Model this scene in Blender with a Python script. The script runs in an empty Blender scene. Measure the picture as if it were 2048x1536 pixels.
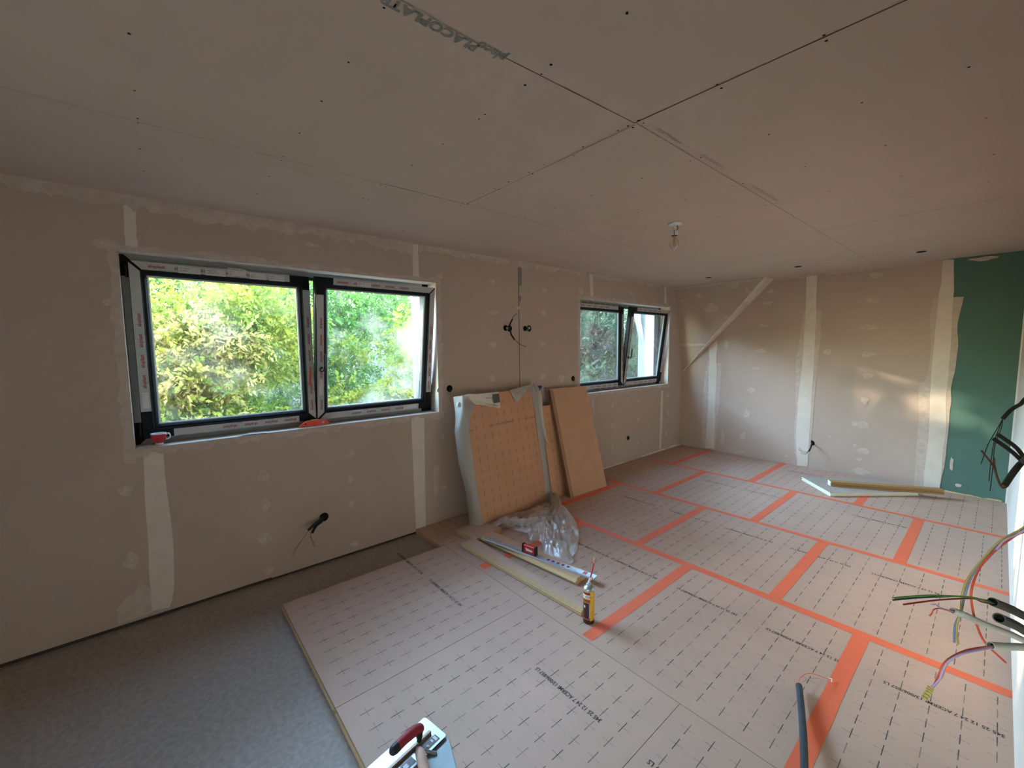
import bpy, math, random
import numpy as np
from mathutils import Vector, Matrix, noise
random.seed(7)
PI = math.pi
scene = bpy.context.scene
COL = scene.collection

# ------------------------------------------------------------------ camera
YAW, PITCH, ROLL, FPX, CZ = 0.86294, 0.08864, -0.0086, 836.1, 1.6296
CAMP = Vector((0, 0, CZ))
FW = Vector((math.cos(YAW) * math.cos(PITCH), math.sin(YAW) * math.cos(PITCH), -math.sin(PITCH)))
_r = FW.cross(Vector((0, 0, 1))).normalized()
_u = _r.cross(FW)
RT = _r * math.cos(ROLL) + _u * math.sin(ROLL)
UP = -_r * math.sin(ROLL) + _u * math.cos(ROLL)
cam_data = bpy.data.cameras.new('camera')
cam = bpy.data.objects.new('camera', cam_data)
COL.objects.link(cam)
cam_data.sensor_width = 36
cam_data.lens = FPX / 2048 * 36
cam_data.clip_start = 0.02
cam_data.clip_end = 300
cam.matrix_world = Matrix(((RT.x, UP.x, -FW.x, 0), (RT.y, UP.y, -FW.y, 0), (RT.z, UP.z, -FW.z, CZ), (0, 0, 0, 1)))
scene.camera = cam

# ------------------------------------------------------------------ colour management, sky, sun, window portals
vs = scene.view_settings
vs.view_transform = 'Standard'
vs.look = 'None'
vs.gamma = 1.0
vs.use_curve_mapping = False
vs.exposure = 1.2
scene.cycles.max_bounces = 14
scene.cycles.diffuse_bounces = 8
scene.cycles.transparent_max_bounces = 24
scene.cycles.caustics_reflective = False
scene.cycles.caustics_refractive = False
scene.cycles.sample_clamp_indirect = 6

world = bpy.data.worlds.new('sky')
scene.world = world
world.use_nodes = True
wn = world.node_tree
wn.nodes.clear()
w_out = wn.nodes.new('ShaderNodeOutputWorld')
w_bg = wn.nodes.new('ShaderNodeBackground')
w_sky = wn.nodes.new('ShaderNodeTexSky')
w_sky.sky_type = 'NISHITA'
w_sky.sun_disc = False
SUN_EL = math.radians(14)
SUN_AZ = Vector((-0.565, 0.825, 0)).normalized()          # towards the sun
w_sky.sun_elevation = SUN_EL
w_sky.sun_rotation = math.atan2(SUN_AZ.x, SUN_AZ.y)
w_sky.air_density = 1.0
w_sky.dust_density = 0.1
w_hs = wn.nodes.new('ShaderNodeHueSaturation')
w_hs.inputs['Saturation'].default_value = 1.0
wn.links.new(w_sky.outputs[0], w_hs.inputs['Color'])
wn.links.new(w_hs.outputs[0], w_bg.inputs['Color'])
w_bg.inputs['Strength'].default_value = 6.5
wn.links.new(w_bg.outputs[0], w_out.inputs['Surface'])

sun_d = bpy.data.lights.new('sun', 'SUN')
sun_d.energy = 9.0
sun_d.color = (1.0, 0.78, 0.56)
sun_d.angle = math.radians(0.8)
sun = bpy.data.objects.new('sun', sun_d)
COL.objects.link(sun)
SUN_DIR = (SUN_AZ * math.cos(SUN_EL) + Vector((0, 0, math.sin(SUN_EL)))).normalized()
sun.rotation_euler = SUN_DIR.to_track_quat('Z', 'Y').to_euler()

# room constants (metres; boards' top face is z = 0)
WY, RY, XF, XB, HC, SLAB = 3.337, -0.132, 6.513, -1.9, 2.5218, -0.045
W1L, W1R, WB, WT = -0.1187, 1.9674, 1.037, 2.2085
W2L, W2R = 3.9469, 6.0388
FY = 3.485                                                # inner face of the window frames
pd = bpy.data.lights.new('added_door_portal', 'AREA')  # portal for the unseen doorway added as fill light
pd.shape = 'RECTANGLE'
pd.size, pd.size_y = 1.12, 2.05
pd.cycles.is_portal = True
po = bpy.data.objects.new('added_door_portal', pd)
COL.objects.link(po)
po.location = (XB - .12, .285, 1.0)
po.rotation_euler = (0, -PI / 2, 0)
po.scale = (1, 1, 1)
pd.size, pd.size_y = 2.05, .20
for xa, xb in ((W1L, W1R), (W2L, W2R)):
    pd = bpy.data.lights.new('window_portal', 'AREA')
    pd.shape = 'RECTANGLE'
    pd.size, pd.size_y = xb - xa, WT - WB
    pd.cycles.is_portal = True
    po = bpy.data.objects.new('window_portal', pd)
    COL.objects.link(po)
    po.location = ((xa + xb) / 2, 3.62, (WT + WB) / 2)
    po.rotation_euler = (-PI / 2, 0, 0)

# ------------------------------------------------------------------ helpers: pixels of the survey photo to points on surfaces
def ray(px, py):
    return FW + RT * ((px - 1024) / FPX) - UP * ((py - 768) / FPX)
def on_y(px, py, y=WY):
    d = ray(px, py); return CAMP + d * (y / d.y)
def on_x(px, py, x=XF):
    d = ray(px, py); return CAMP + d * (x / d.x)
def on_z(px, py, z=0.0):
    d = ray(px, py); return CAMP + d * ((z - CZ) / d.z)
def at_depth(px, py, dep):
    return CAMP + ray(px, py) * dep

# ------------------------------------------------------------------ helpers: materials
def mat(name, col, rough=0.8, var=0.0, scale=20.0, metal=0.0, bump=0.0, bscale=60.0, spec=0.3, col2=None, detail=4.0, transl=0.0):
    m = bpy.data.materials.new(name)
    m.use_nodes = True
    nt = m.node_tree
    b = nt.nodes['Principled BSDF']
    b.inputs['Roughness'].default_value = rough
    b.inputs['Metallic'].default_value = metal
    b.inputs['Specular IOR Level'].default_value = spec
    tc = nt.nodes.new('ShaderNodeTexCoord')
    nz = nt.nodes.new('ShaderNodeTexNoise')
    nz.inputs['Scale'].default_value = scale
    nz.inputs['Detail'].default_value = detail
    nt.links.new(tc.outputs['Object'], nz.inputs['Vector'])
    rp = nt.nodes.new('ShaderNodeValToRGB')
    c2 = col2 if col2 else tuple(max(0, c * (1 - var)) for c in col)
    c1 = col if col2 else tuple(min(1, c * (1 + var)) for c in col)
    rp.color_ramp.elements[0].position = 0.3
    rp.color_ramp.elements[1].position = 0.7
    rp.color_ramp.elements[0].color = (*c2, 1)
    rp.color_ramp.elements[1].color = (*c1, 1)
    nt.links.new(nz.outputs['Fac'], rp.inputs['Fac'])
    nt.links.new(rp.outputs['Color'], b.inputs['Base Color'])
    if bump:
        n2 = nt.nodes.new('ShaderNodeTexNoise')
        n2.inputs['Scale'].default_value = bscale
        n2.inputs['Detail'].default_value = 6
        nt.links.new(tc.outputs['Object'], n2.inputs['Vector'])
        bp = nt.nodes.new('ShaderNodeBump')
        bp.inputs['Strength'].default_value = bump
        bp.inputs['Distance'].default_value = 0.01
        nt.links.new(n2.outputs['Fac'], bp.inputs['Height'])
        nt.links.new(bp.outputs['Normal'], b.inputs['Normal'])
    if transl:
        tr = nt.nodes.new('ShaderNodeBsdfTranslucent')
        mx = nt.nodes.new('ShaderNodeMixShader')
        mx.inputs[0].default_value = transl
        nt.links.new(rp.outputs['Color'], tr.inputs['Color'])
        nt.links.new(b.outputs[0], mx.inputs[1])
        nt.links.new(tr.outputs[0], mx.inputs[2])
        nt.links.new(mx.outputs[0], nt.nodes['Material Output'].inputs['Surface'])
    return m

def math_node(nt, op, a, b=None, c=None):
    n = nt.nodes.new('ShaderNodeMath'); n.operation = op
    for i, v in enumerate((a, b, c)):
        if v is None: continue
        if isinstance(v, (int, float)): n.inputs[i].default_value = v
        else: nt.links.new(v, n.inputs[i])
    return n.outputs[0]

def kraft_mat(name, col, strong=0.95, faint=0.55):
    """kraft facing with the printed 10 cm grid of crosses, drawn from UVs in metres"""
    m = mat(name, col, 0.75, 0.05, 3.0, spec=0.25, detail=8)
    nt = m.node_tree
    b = nt.nodes['Principled BSDF']
    base = b.inputs['Base Color'].links[0].from_socket
    uv = nt.nodes.new('ShaderNodeUVMap')
    sp = nt.nodes.new('ShaderNodeSeparateXYZ')
    nt.links.new(uv.outputs[0], sp.inputs[0])
    U, V = sp.outputs[0], sp.outputs[1]
    def dist(s):
        f = math_node(nt, 'FRACT', math_node(nt, 'ADD', math_node(nt, 'MULTIPLY', s, 10.0), 0.5))
        return math_node(nt, 'MULTIPLY', math_node(nt, 'ABSOLUTE', math_node(nt, 'SUBTRACT', f, 0.5)), 0.1)
    dU, dV = dist(U), dist(V)
    def inside(s, lo, hi):
        return math_node(nt, 'MULTIPLY', math_node(nt, 'GREATER_THAN', s, lo), math_node(nt, 'LESS_THAN', s, hi))
    msk = math_node(nt, 'MULTIPLY', inside(U, 0.05, 1.15), inside(V, 0.05, 0.95))
    wn_ = nt.nodes.new('ShaderNodeTexNoise')
    wn_.inputs['Scale'].default_value = 5.5; wn_.inputs['Detail'].default_value = 2
    nt.links.new(uv.outputs[0], wn_.inputs['Vector'])
    wear = wn_.outputs['Fac']
    nf = nt.nodes.new('ShaderNodeTexNoise')
    nf.inputs['Scale'].default_value = 160; nf.inputs['Detail'].default_value = 1
    nt.links.new(uv.outputs[0], nf.inputs['Vector'])
    speck = math_node(nt, 'GREATER_THAN', nf.outputs['Fac'], 0.44)
    lu = math_node(nt, 'MULTIPLY', math_node(nt, 'LESS_THAN', dU, 0.0325), math_node(nt, 'LESS_THAN', dV, 0.0018))
    lv = math_node(nt, 'MULTIPLY', math_node(nt, 'LESS_THAN', dV, 0.029), math_node(nt, 'LESS_THAN', dU, 0.0015))
    wr = nt.nodes.new('ShaderNodeMapRange')
    nt.links.new(wear, wr.inputs['Value'])
    wr.inputs['From Min'].default_value = 0.36; wr.inputs['From Max'].default_value = 0.56
    wr.inputs['To Min'].default_value = 0.5; wr.inputs['To Max'].default_value = 1.0
    a = math_node(nt, 'MULTIPLY', lu, strong)
    bb = math_node(nt, 'MULTIPLY', math_node(nt, 'MULTIPLY', lv, faint), speck)
    f = math_node(nt, 'MULTIPLY', math_node(nt, 'MULTIPLY', math_node(nt, 'MAXIMUM', a, bb), msk), wr.outputs[0])
    mx = nt.nodes.new('ShaderNodeMix'); mx.data_type = 'RGBA'
    nt.links.new(f, mx.inputs[0])
    nt.links.new(base, mx.inputs[6])
    mx.inputs[7].default_value = (0.045, 0.04, 0.042, 1)
    nt.links.new(mx.outputs[2], b.inputs['Base Color'])
    return m

def glass_mat(name, haze=0.5, seed=0.0, tint=(0.93, 0.97, 0.95), scale=3.2):
    m = bpy.data.materials.new(name)
    m.use_nodes = True
    nt = m.node_tree
    nt.nodes.remove(nt.nodes['Principled BSDF'])
    out = nt.nodes['Material Output']
    tr = nt.nodes.new('ShaderNodeBsdfTransparent'); tr.inputs[0].default_value = (*tint, 1)
    gl = nt.nodes.new('ShaderNodeBsdfGlossy'); gl.inputs['Roughness'].default_value = 0.02
    fr = nt.nodes.new('ShaderNodeFresnel'); fr.inputs['IOR'].default_value = 1.45
    fm = math_node(nt, 'MULTIPLY', fr.outputs[0], 0.7)
    m1 = nt.nodes.new('ShaderNodeMixShader')
    nt.links.new(fm, m1.inputs[0]); nt.links.new(tr.outputs[0], m1.inputs[1]); nt.links.new(gl.outputs[0], m1.inputs[2])
    tl = nt.nodes.new('ShaderNodeBsdfTranslucent'); tl.inputs[0].default_value = (0.95, 0.93, 0.88, 1)
    tc = nt.nodes.new('ShaderNodeTexCoord')
    mp = nt.nodes.new('ShaderNodeMapping'); mp.inputs['Location'].default_value = (seed, seed * 0.7, seed * 1.3)
    nt.links.new(tc.outputs['Object'], mp.inputs['Vector'])
    nz = nt.nodes.new('ShaderNodeTexNoise'); nz.inputs['Scale'].default_value = scale; nz.inputs['Detail'].default_value = 5
    nt.links.new(mp.outputs[0], nz.inputs['Vector'])
    mr = nt.nodes.new('ShaderNodeMapRange'); nt.links.new(nz.outputs['Fac'], mr.inputs['Value'])
    mr.inputs['From Min'].default_value = 0.47; mr.inputs['From Max'].default_value = 0.66
    mr.inputs['To Min'].default_value = 0.0012; mr.inputs['To Max'].default_value = haze
    m2 = nt.nodes.new('ShaderNodeMixShader')
    nt.links.new(mr.outputs[0], m2.inputs[0]); nt.links.new(m1.outputs[0], m2.inputs[1]); nt.links.new(tl.outputs[0], m2.inputs[2])
    nt.links.new(m2.outputs[0], out.inputs['Surface'])
    return m

def film_mat(name, opacity=0.6, col=(0.62, 0.58, 0.54)):
    m = bpy.data.materials.new(name)
    m.use_nodes = True
    nt = m.node_tree
    nt.nodes.remove(nt.nodes['Principled BSDF'])
    out = nt.nodes['Material Output']
    tr = nt.nodes.new('ShaderNodeBsdfTransparent')
    df = nt.nodes.new('ShaderNodeBsdfDiffuse'); df.inputs[0].default_value = (*col, 1)
    tl = nt.nodes.new('ShaderNodeBsdfTranslucent'); tl.inputs[0].default_value = (*col, 1)
    gl = nt.nodes.new('ShaderNodeBsdfGlossy'); gl.inputs['Roughness'].default_value = 0.42
    gl.inputs['Color'].default_value = (0.9, 0.9, 0.9, 1)
    m1 = nt.nodes.new('ShaderNodeMixShader'); m1.inputs[0].default_value = 0.45
    nt.links.new(df.outputs[0], m1.inputs[1]); nt.links.new(tl.outputs[0], m1.inputs[2])
    m2 = nt.nodes.new('ShaderNodeMixShader'); m2.inputs[0].default_value = opacity
    nt.links.new(tr.outputs[0], m2.inputs[1]); nt.links.new(m1.outputs[0], m2.inputs[2])
    m3 = nt.nodes.new('ShaderNodeMixShader')
    fr = nt.nodes.new('ShaderNodeLayerWeight'); fr.inputs[0].default_value = 0.4
    nt.links.new(math_node(nt, 'MULTIPLY_ADD', fr.outputs['Fresnel'], 0.28, 0.03), m3.inputs[0])
    nt.links.new(m2.outputs[0], m3.inputs[1]); nt.links.new(gl.outputs[0], m3.inputs[2])
    tc = nt.nodes.new('ShaderNodeTexCoord')
    nz = nt.nodes.new('ShaderNodeTexNoise'); nz.inputs['Scale'].default_value = 10; nz.inputs['Detail'].default_value = 4
    nt.links.new(tc.outputs['Object'], nz.inputs['Vector'])
    bp = nt.nodes.new('ShaderNodeBump'); bp.inputs['Strength'].default_value = 0.6; bp.inputs['Distance'].default_value = 0.03
    nt.links.new(nz.outputs['Fac'], bp.inputs['Height'])
    nt.links.new(bp.outputs['Normal'], gl.inputs['Normal']); nt.links.new(bp.outputs['Normal'], df.inputs['Normal'])
    nt.links.new(m3.outputs[0], out.inputs['Surface'])
    return m

def leaf_mat(name, c1, c2, scale=1.2, transl=0.5):
    m = mat(name, c1, 0.6, 0, scale, col2=c2, spec=0.3, transl=transl, detail=6)
    return m

M = {}
M['plasterboard'] = mat('plasterboard grey card', (0.51, 0.41, 0.35), 0.92, 0.035, 2.5, bump=0.05, bscale=300, spec=0.15)
M['ceiling'] = mat('ceiling plasterboard card', (0.60, 0.495, 0.43), 0.92, 0.03, 2.5, bump=0.05, bscale=300, spec=0.15)
M['green'] = mat('green moisture board card', (0.105, 0.20, 0.17), 0.9, 0.05, 3, spec=0.15)
M['compound'] = mat('joint compound', (0.72, 0.65, 0.58), 0.9, 0.05, 9, bump=0.12, bscale=35, spec=0.15)
M['skim'] = mat('thin joint compound', (0.58, 0.49, 0.43), 0.9, 0.10, 22, bump=0.08, bscale=60, spec=0.15)
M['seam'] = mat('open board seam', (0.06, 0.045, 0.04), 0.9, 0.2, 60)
M['faintseam'] = mat('faint board seam', (0.36, 0.31, 0.28), 0.9, 0.25, 40)
M['kraft'] = kraft_mat('printed kraft facing', (0.50, 0.335, 0.255))
M['kraft_orange'] = kraft_mat('printed kraft facing, darker', (0.60, 0.33, 0.20))
M['kraft_plain'] = mat('plain kraft facing', (0.55, 0.33, 0.21), 0.75, 0.04, 6, spec=0.25)
M['foam'] = mat('cut foam edge', (0.50, 0.35, 0.20), 0.9, 0.08, 60, bump=0.2, bscale=200)
M['foam_pale'] = mat('pale yellow foam', (0.66, 0.48, 0.27), 0.9, 0.06, 60, bump=0.15, bscale=200)
M['foam_white'] = mat('creamy foam edge', (0.78, 0.76, 0.62), 0.9, 0.05, 60, bump=0.1, bscale=200)
M['tape'] = mat('orange tape', (0.80, 0.16, 0.075), 0.55, 0.05, 5, spec=0.3, bump=0.05, bscale=15)
M['concrete'] = mat('rough concrete', (0.38, 0.33, 0.295), 0.95, 0.13, 42, bump=1.0, bscale=40, spec=0.1, detail=12)
M['ink'] = mat('black ink', (0.05, 0.045, 0.045), 0.9, 0.3, 80)
M['greyink'] = mat('grey stamp ink', (0.27, 0.27, 0.25), 0.9, 0.25, 30)
M['anthracite'] = mat('anthracite window profile', (0.010, 0.012, 0.014), 0.55, 0.1, 10, spec=0.12)
M['gasket'] = mat('light glazing bead', (0.42, 0.45, 0.44), 0.5, 0.05, 10)
M['film_grey'] = mat('protective film grey', (0.38, 0.41, 0.41), 0.45, 0.05, 5, spec=0.35)
M['film_grey2'] = mat('protective film pale', (0.47, 0.49, 0.48), 0.45, 0.05, 5, spec=0.35)
M['sticker'] = mat('paper sticker', (0.66, 0.65, 0.62), 0.8, 0.04, 30)
M['redprint'] = mat('red print', (0.33, 0.04, 0.06), 0.7, 0.1, 30)
M['glass_a'] = glass_mat('window glass with condensation', 0.022, 1.7)
M['glass_b'] = glass_mat('window glass heavily fogged', 0.045, 5.1)
M['glass_c'] = glass_mat('clean window glass', 0.007, 9.3)
M['film'] = film_mat('clear plastic film', 0.72, (0.80, 0.75, 0.70))
M['film_thick'] = film_mat('milky plastic film', 0.86, (0.62, 0.61, 0.59))
M['black'] = mat('black plastic', (0.012, 0.012, 0.012), 0.55, 0.1, 20, spec=0.4)
M['cable'] = mat('black cable sheath', (0.02, 0.02, 0.022), 0.6, 0.1, 20)
M['copper'] = mat('brown cable core', (0.10, 0.035, 0.02), 0.5, 0.1, 20)
M['hole'] = mat('dark cavity', (0.006, 0.006, 0.006), 0.95, 0.1, 20)
M['red'] = mat('red plastic', (0.50, 0.025, 0.03), 0.4, 0.05, 10, spec=0.5)
M['darkred'] = mat('dark red rubber grip', (0.30, 0.022, 0.028), 0.6, 0.08, 15)
M['orange_red'] = mat('orange red paint', (0.75, 0.07, 0.03), 0.4, 0.05, 10, spec=0.5)
M['porcelain'] = mat('white porcelain', (0.75, 0.78, 0.80), 0.2, 0.02, 10, spec=0.5)
M['alu'] = mat('brushed aluminium', (0.52, 0.56, 0.60), 0.4, 0.05, 30, metal=0.7)
M['steel'] = mat('satin steel', (0.46, 0.50, 0.53), 0.38, 0.04, 8, metal=0.85)
M['steel_dark'] = mat('dull grey steel', (0.26, 0.29, 0.29), 0.5, 0.12, 12, metal=0.6)
M['bronze'] = mat('brownish metal rib', (0.30, 0.21, 0.16), 0.4, 0.08, 12, metal=0.5)
M['wood'] = mat('worn wooden handle', (0.50, 0.33, 0.24), 0.6, 0.15, 25)
M['white'] = mat('white paint', (0.78, 0.79, 0.80), 0.6, 0.02, 6)
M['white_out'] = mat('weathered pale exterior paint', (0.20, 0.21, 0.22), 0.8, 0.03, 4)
M['paper'] = mat('white paper', (0.70, 0.66, 0.60), 0.8, 0.04, 10)
M['yellow'] = mat('yellow can print', (0.80, 0.46, 0.03), 0.35, 0.03, 10, spec=0.5)
M['can_dark'] = mat('dark can print', (0.05, 0.015, 0.015), 0.35, 0.1, 10, spec=0.5)
M['conduit_grey'] = mat('light grey conduit', (0.55, 0.56, 0.54), 0.5, 0.04, 20)
M['conduit_dark'] = mat('dark grey conduit', (0.085, 0.088, 0.085), 0.5, 0.08, 20)
M['pipe'] = mat('slate grey foam pipe', (0.045, 0.06, 0.07), 0.7, 0.15, 30)
for k_, c_ in dict(w_yellow=(0.55, 0.46, 0.16), w_blue=(0.20, 0.30, 0.55), w_violet=(0.55, 0.45, 0.80), w_red=(0.75, 0.11, 0.06),
                   w_pink=(0.75, 0.30, 0.45), w_green=(0.10, 0.30, 0.05), w_navy=(0.02, 0.04, 0.10), w_darkred=(0.28, 0.02, 0.015)).items():
    M[k_] = mat('wire ' + k_[2:], c_, 0.4, 0.04, 20, spec=0.5)
M['box_green'] = mat('green socket box', (0.012, 0.13, 0.045), 0.5, 0.1, 20)
M['blue_print'] = mat('blue print', (0.02, 0.05, 0.16), 0.6, 0.1, 20)
M['bulb'] = glass_mat('bulb glass', 0.12, 2.0, (0.98, 0.96, 0.9))
M['filament'] = mat('amber filament', (0.55, 0.26, 0.06), 0.5, 0.1, 30)
M['leaf_yellow'] = leaf_mat('yellow green leaves', (0.25, 0.225, 0.022), (0.055, 0.105, 0.010), 1.8, 0.5)
M['leaf_gold'] = leaf_mat('gold pinkish leaves', (0.34, 0.235, 0.085), (0.22, 0.19, 0.022), 2.5, 0.5)
M['leaf_green'] = leaf_mat('fresh green leaves', (0.085, 0.16, 0.02), (0.022, 0.07, 0.012), 1.8, 0.45)
M['leaf_conifer'] = leaf_mat('grey green needles', (0.13, 0.19, 0.10), (0.018, 0.04, 0.022), 3.5, 0.3)
M['leaf_brown'] = leaf_mat('dry brownish twigs', (0.12, 0.085, 0.06), (0.05, 0.04, 0.03), 2.5, 0.3)
M['bark'] = mat('grey bark', (0.12, 0.095, 0.07), 0.9, 0.3, 12)
M['bank'] = mat('dry grassy bank', (0.07, 0.058, 0.038), 0.95, 0, 2.2, col2=(0.02, 0.028, 0.012), bump=0.6, bscale=8, detail=10)

# ------------------------------------------------------------------ helpers: objects and meshes
def link(o, parent=None):
    COL.objects.link(o)
    if parent is not None: o.parent = parent
    return o
def tag(o, label=None, cat=None, group=None, kind=None):
    if label: o['label'] = label
    if cat: o['category'] = cat
    if group: o['group'] = group
    if kind: o['kind'] = kind
    return o
def empty(name, loc=(0, 0, 0), rz=0.0):
    o = bpy.data.objects.new(name, None)
    o.empty_display_size = 0.05
    o.location = loc; o.rotation_euler = (0, 0, rz)
    return link(o)

class MB:
    def __init__(s): s.v = []; s.f = []; s.m = []; s.uv = []; s.sm = []
    def add(s, vs_, fs, mi=0, uvs=None, smooth=False):
        o = len(s.v)
        s.v += [tuple(v) for v in vs_]
        for i, f in enumerate(fs):
            s.f.append(tuple(o + k for k in f)); s.m.append(mi); s.sm.append(smooth)
            s.uv.append(uvs[i] if uvs else None)
        return s
    def box(s, a, b, mi=0, T=None, bev=0.0):
        x0, y0, z0 = a; x1, y1, z1 = b
        if bev <= 0:
            V = [(x, y, z) for z in (z0, z1) for y in (y0, y1) for x in (x0, x1)]
            F = [(0, 2, 3, 1), (4, 5, 7, 6), (0, 1, 5, 4), (2, 6, 7, 3), (0, 4, 6, 2), (1, 3, 7, 5)]
        else:
            c = bev
            V = []; F = []
            def P(x, y, z): V.append((x, y, z)); return len(V) - 1
            sx = (x0, x1); sy = (y0, y1); sz = (z0, z1)
            g = {}
            for i in (0, 1):
                for j in (0, 1):
                    for k in (0, 1):
                        X, Y, Z = sx[i], sy[j], sz[k]
                        dx, dy, dz = (c if i == 0 else -c), (c if j == 0 else -c), (c if k == 0 else -c)
                        g[i, j, k, 'x'] = P(X, Y + dy, Z + dz); g[i, j, k, 'y'] = P(X + dx, Y, Z + dz); g[i, j, k, 'z'] = P(X + dx, Y + dy, Z)
            for i in (0, 1): F.append([g[i, a_, b_, 'x'] for a_, b_ in ((0, 0), (1, 0), (1, 1), (0, 1))])
            for j in (0, 1): F.append([g[a_, j, b_, 'y'] for a_, b_ in ((0, 0), (0, 1), (1, 1), (1, 0))])
            for k in (0, 1): F.append([g[a_, b_, k, 'z'] for a_, b_ in ((0, 0), (1, 0), (1, 1), (0, 1))])
            for j in (0, 1):
                for k in (0, 1): F.append([g[0, j, k, 'y'], g[1, j, k, 'y'], g[1, j, k, 'z'], g[0, j, k, 'z']])
            for i in (0, 1):
                for k in (0, 1): F.append([g[i, 0, k, 'x'], g[i, 1, k, 'x'], g[i, 1, k, 'z'], g[i, 0, k, 'z']])
            for i in (0, 1):
                for j in (0, 1): F.append([g[i, j, 0, 'x'], g[i, j, 1, 'x'], g[i, j, 1, 'y'], g[i, j, 0, 'y']])
            for i in (0, 1):
                for j in (0, 1):
                    for k in (0, 1): F.append([g[i, j, k, 'x'], g[i, j, k, 'y'], g[i, j, k, 'z']])
        if T is not None: V = [tuple(T @ Vector(v)) for v in V]
        return s.add(V, F, mi)
    def hexa(s, bot, top, mi=0):
        """solid between two rings of the same length"""
        n = len(bot)
        F = [tuple(range(n - 1, -1, -1)), tuple(range(n, 2 * n))] + [(i, (i + 1) % n, n + (i + 1) % n, n + i) for i in range(n)]
        return s.add(list(bot) + list(top), F, mi)
    def tube(s, pts, r, n=8, mi=0, caps=True, smooth=True):
        pts = [Vector(p) for p in pts]
        rs = r if isinstance(r, (list, tuple)) else [r] * len(pts)
        V = []; F = []
        t0 = (pts[1] - pts[0]).normalized()
        a = t0.orthogonal().normalized()
        for i, p in enumerate(pts):
            t = (pts[min(i + 1, len(pts) - 1)] - pts[max(i - 1, 0)]).normalized()
            a = (a - t * a.dot(t)).normalized()
            b = t.cross(a)
            for k in range(n):
                an = 2 * PI * k / n
                V.append(p + (a * math.cos(an) + b * math.sin(an)) * rs[i])
        for i in range(len(pts) - 1):
            for k in range(n):
                F.append((i * n + k, i * n + (k + 1) % n, (i + 1) * n + (k + 1) % n, (i + 1) * n + k))
        s.add(V, F, mi, smooth=smooth)
        if caps:
            s.add(V[:n], [tuple(range(n - 1, -1, -1))], mi); s.add(V[-n:], [tuple(range(n))], mi)
        return s
    def lathe(s, prof, n=24, mi=0, T=None, smooth=True):
        V = []; F = []
        for r, z in prof:
            for k in range(n):
                V.append((r * math.cos(2 * PI * k / n), r * math.sin(2 * PI * k / n), z))
        for i in range(len(prof) - 1):
            for k in range(n):
                F.append((i * n + k, i * n + (k + 1) % n, (i + 1) * n + (k + 1) % n, (i + 1) * n + k))
        if T is not None: V = [tuple(T @ Vector(v)) for v in V]
        return s.add(V, F, mi, smooth=smooth)
    def grid(s, rows, mi=0, smooth=True, close=False):
        n = len(rows[0]); V = [p for r in rows for p in r]; F = []
        for i in range(len(rows) - 1):
            for k in range(n if close else n - 1):
                F.append((i * n + k, i * n + (k + 1) % n, (i + 1) * n + (k + 1) % n, (i + 1) * n + k))
        return s.add(V, F, mi, smooth=smooth)
    def poly(s, pts, mi=0): return s.add(pts, [tuple(range(len(pts)))], mi)
    def build(s, name, mats, parent=None, loc=None):
        me = bpy.data.meshes.new(name)
        V = s.v if loc is None else [(v[0] - loc[0], v[1] - loc[1], v[2] - loc[2]) for v in s.v]
        me.from_pydata(V, [], s.f)
        for m in (mats if isinstance(mats, (list, tuple)) else [mats]): me.materials.append(m)
        me.polygons.foreach_set('material_index', s.m)
        me.polygons.foreach_set('use_smooth', s.sm)
        if any(u is not None for u in s.uv):
            ul = me.uv_layers.new(name='UVMap')
            for p, u in zip(me.polygons, s.uv):
                for j, li in enumerate(p.loop_indices):
                    ul.data[li].uv = u[j] if u else (-1, -1)
        me.update()
        o = bpy.data.objects.new(name, me)
        if loc is not None: o.location = loc
        return link(o, parent)

def spline(pts, n=8):
    pts = [Vector(p) for p in pts]
    P = [pts[0] * 2 - pts[1]] + pts + [pts[-1] * 2 - pts[-2]]
    out = []
    for i in range(1, len(P) - 2):
        for k in range(n):
            t = k / n
            a, b, c, d = P[i - 1], P[i], P[i + 1], P[i + 2]
            out.append(0.5 * ((2 * b) + (c - a) * t + (2 * a - 5 * b + 4 * c - d) * t * t + (3 * b - a - 3 * c + d) * t ** 3))
    out.append(pts[-1])
    return out

def text_mesh(name, body, size, origin, xdir, ydir, m, parent=None, squeeze=1.0, center=False, bold=0.0):
    cu = bpy.data.curves.new('lettering', 'FONT')
    cu.body = body; cu.size = size; cu.resolution_u = 2; cu.offset = bold
    if center: cu.align_x = 'CENTER'
    to = bpy.data.objects.new('lettering', cu)
    COL.objects.link(to)
    dg = bpy.context.evaluated_depsgraph_get()
    me = bpy.data.meshes.new_from_object(to.evaluated_get(dg))
    bpy.data.objects.remove(to); bpy.data.curves.remove(cu)
    X = Vector(xdir).normalized(); Y = Vector(ydir).normalized()
    o3 = Vector(origin)
    for v in me.vertices:
        v.co = o3 + X * (v.co.x * squeeze) + Y * v.co.y
    me.materials.clear(); me.materials.append(m)
    me.name = name
    return link(bpy.data.objects.new(name, me), parent)

LAY = [0]
def lay():
    LAY[0] += 1
    return LAY[0] * 0.000022

def blob(o3, u, v, ru, rv, name, m, parent, seed=0, n=18, rag=0.3, off=None):
    """ragged flat patch of filler"""
    u, v, o3 = Vector(u), Vector(v), Vector(o3)
    nn = u.cross(v).normalized()
    if nn.dot(CAMP - o3) < 0: nn = -nn
    o3 = o3 + nn * lay()
    pts = []
    for k in range(n):
        a = 2 * PI * k / n
        r = 1 + rag * noise.noise(Vector((math.cos(a) * 1.3, math.sin(a) * 1.3, seed * 3.7))) * 1.6
        pts.append(o3 + u * (ru * r * math.cos(a)) + v * (rv * r * math.sin(a)))
    return MB().poly(pts).build(name, m, parent)

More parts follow.
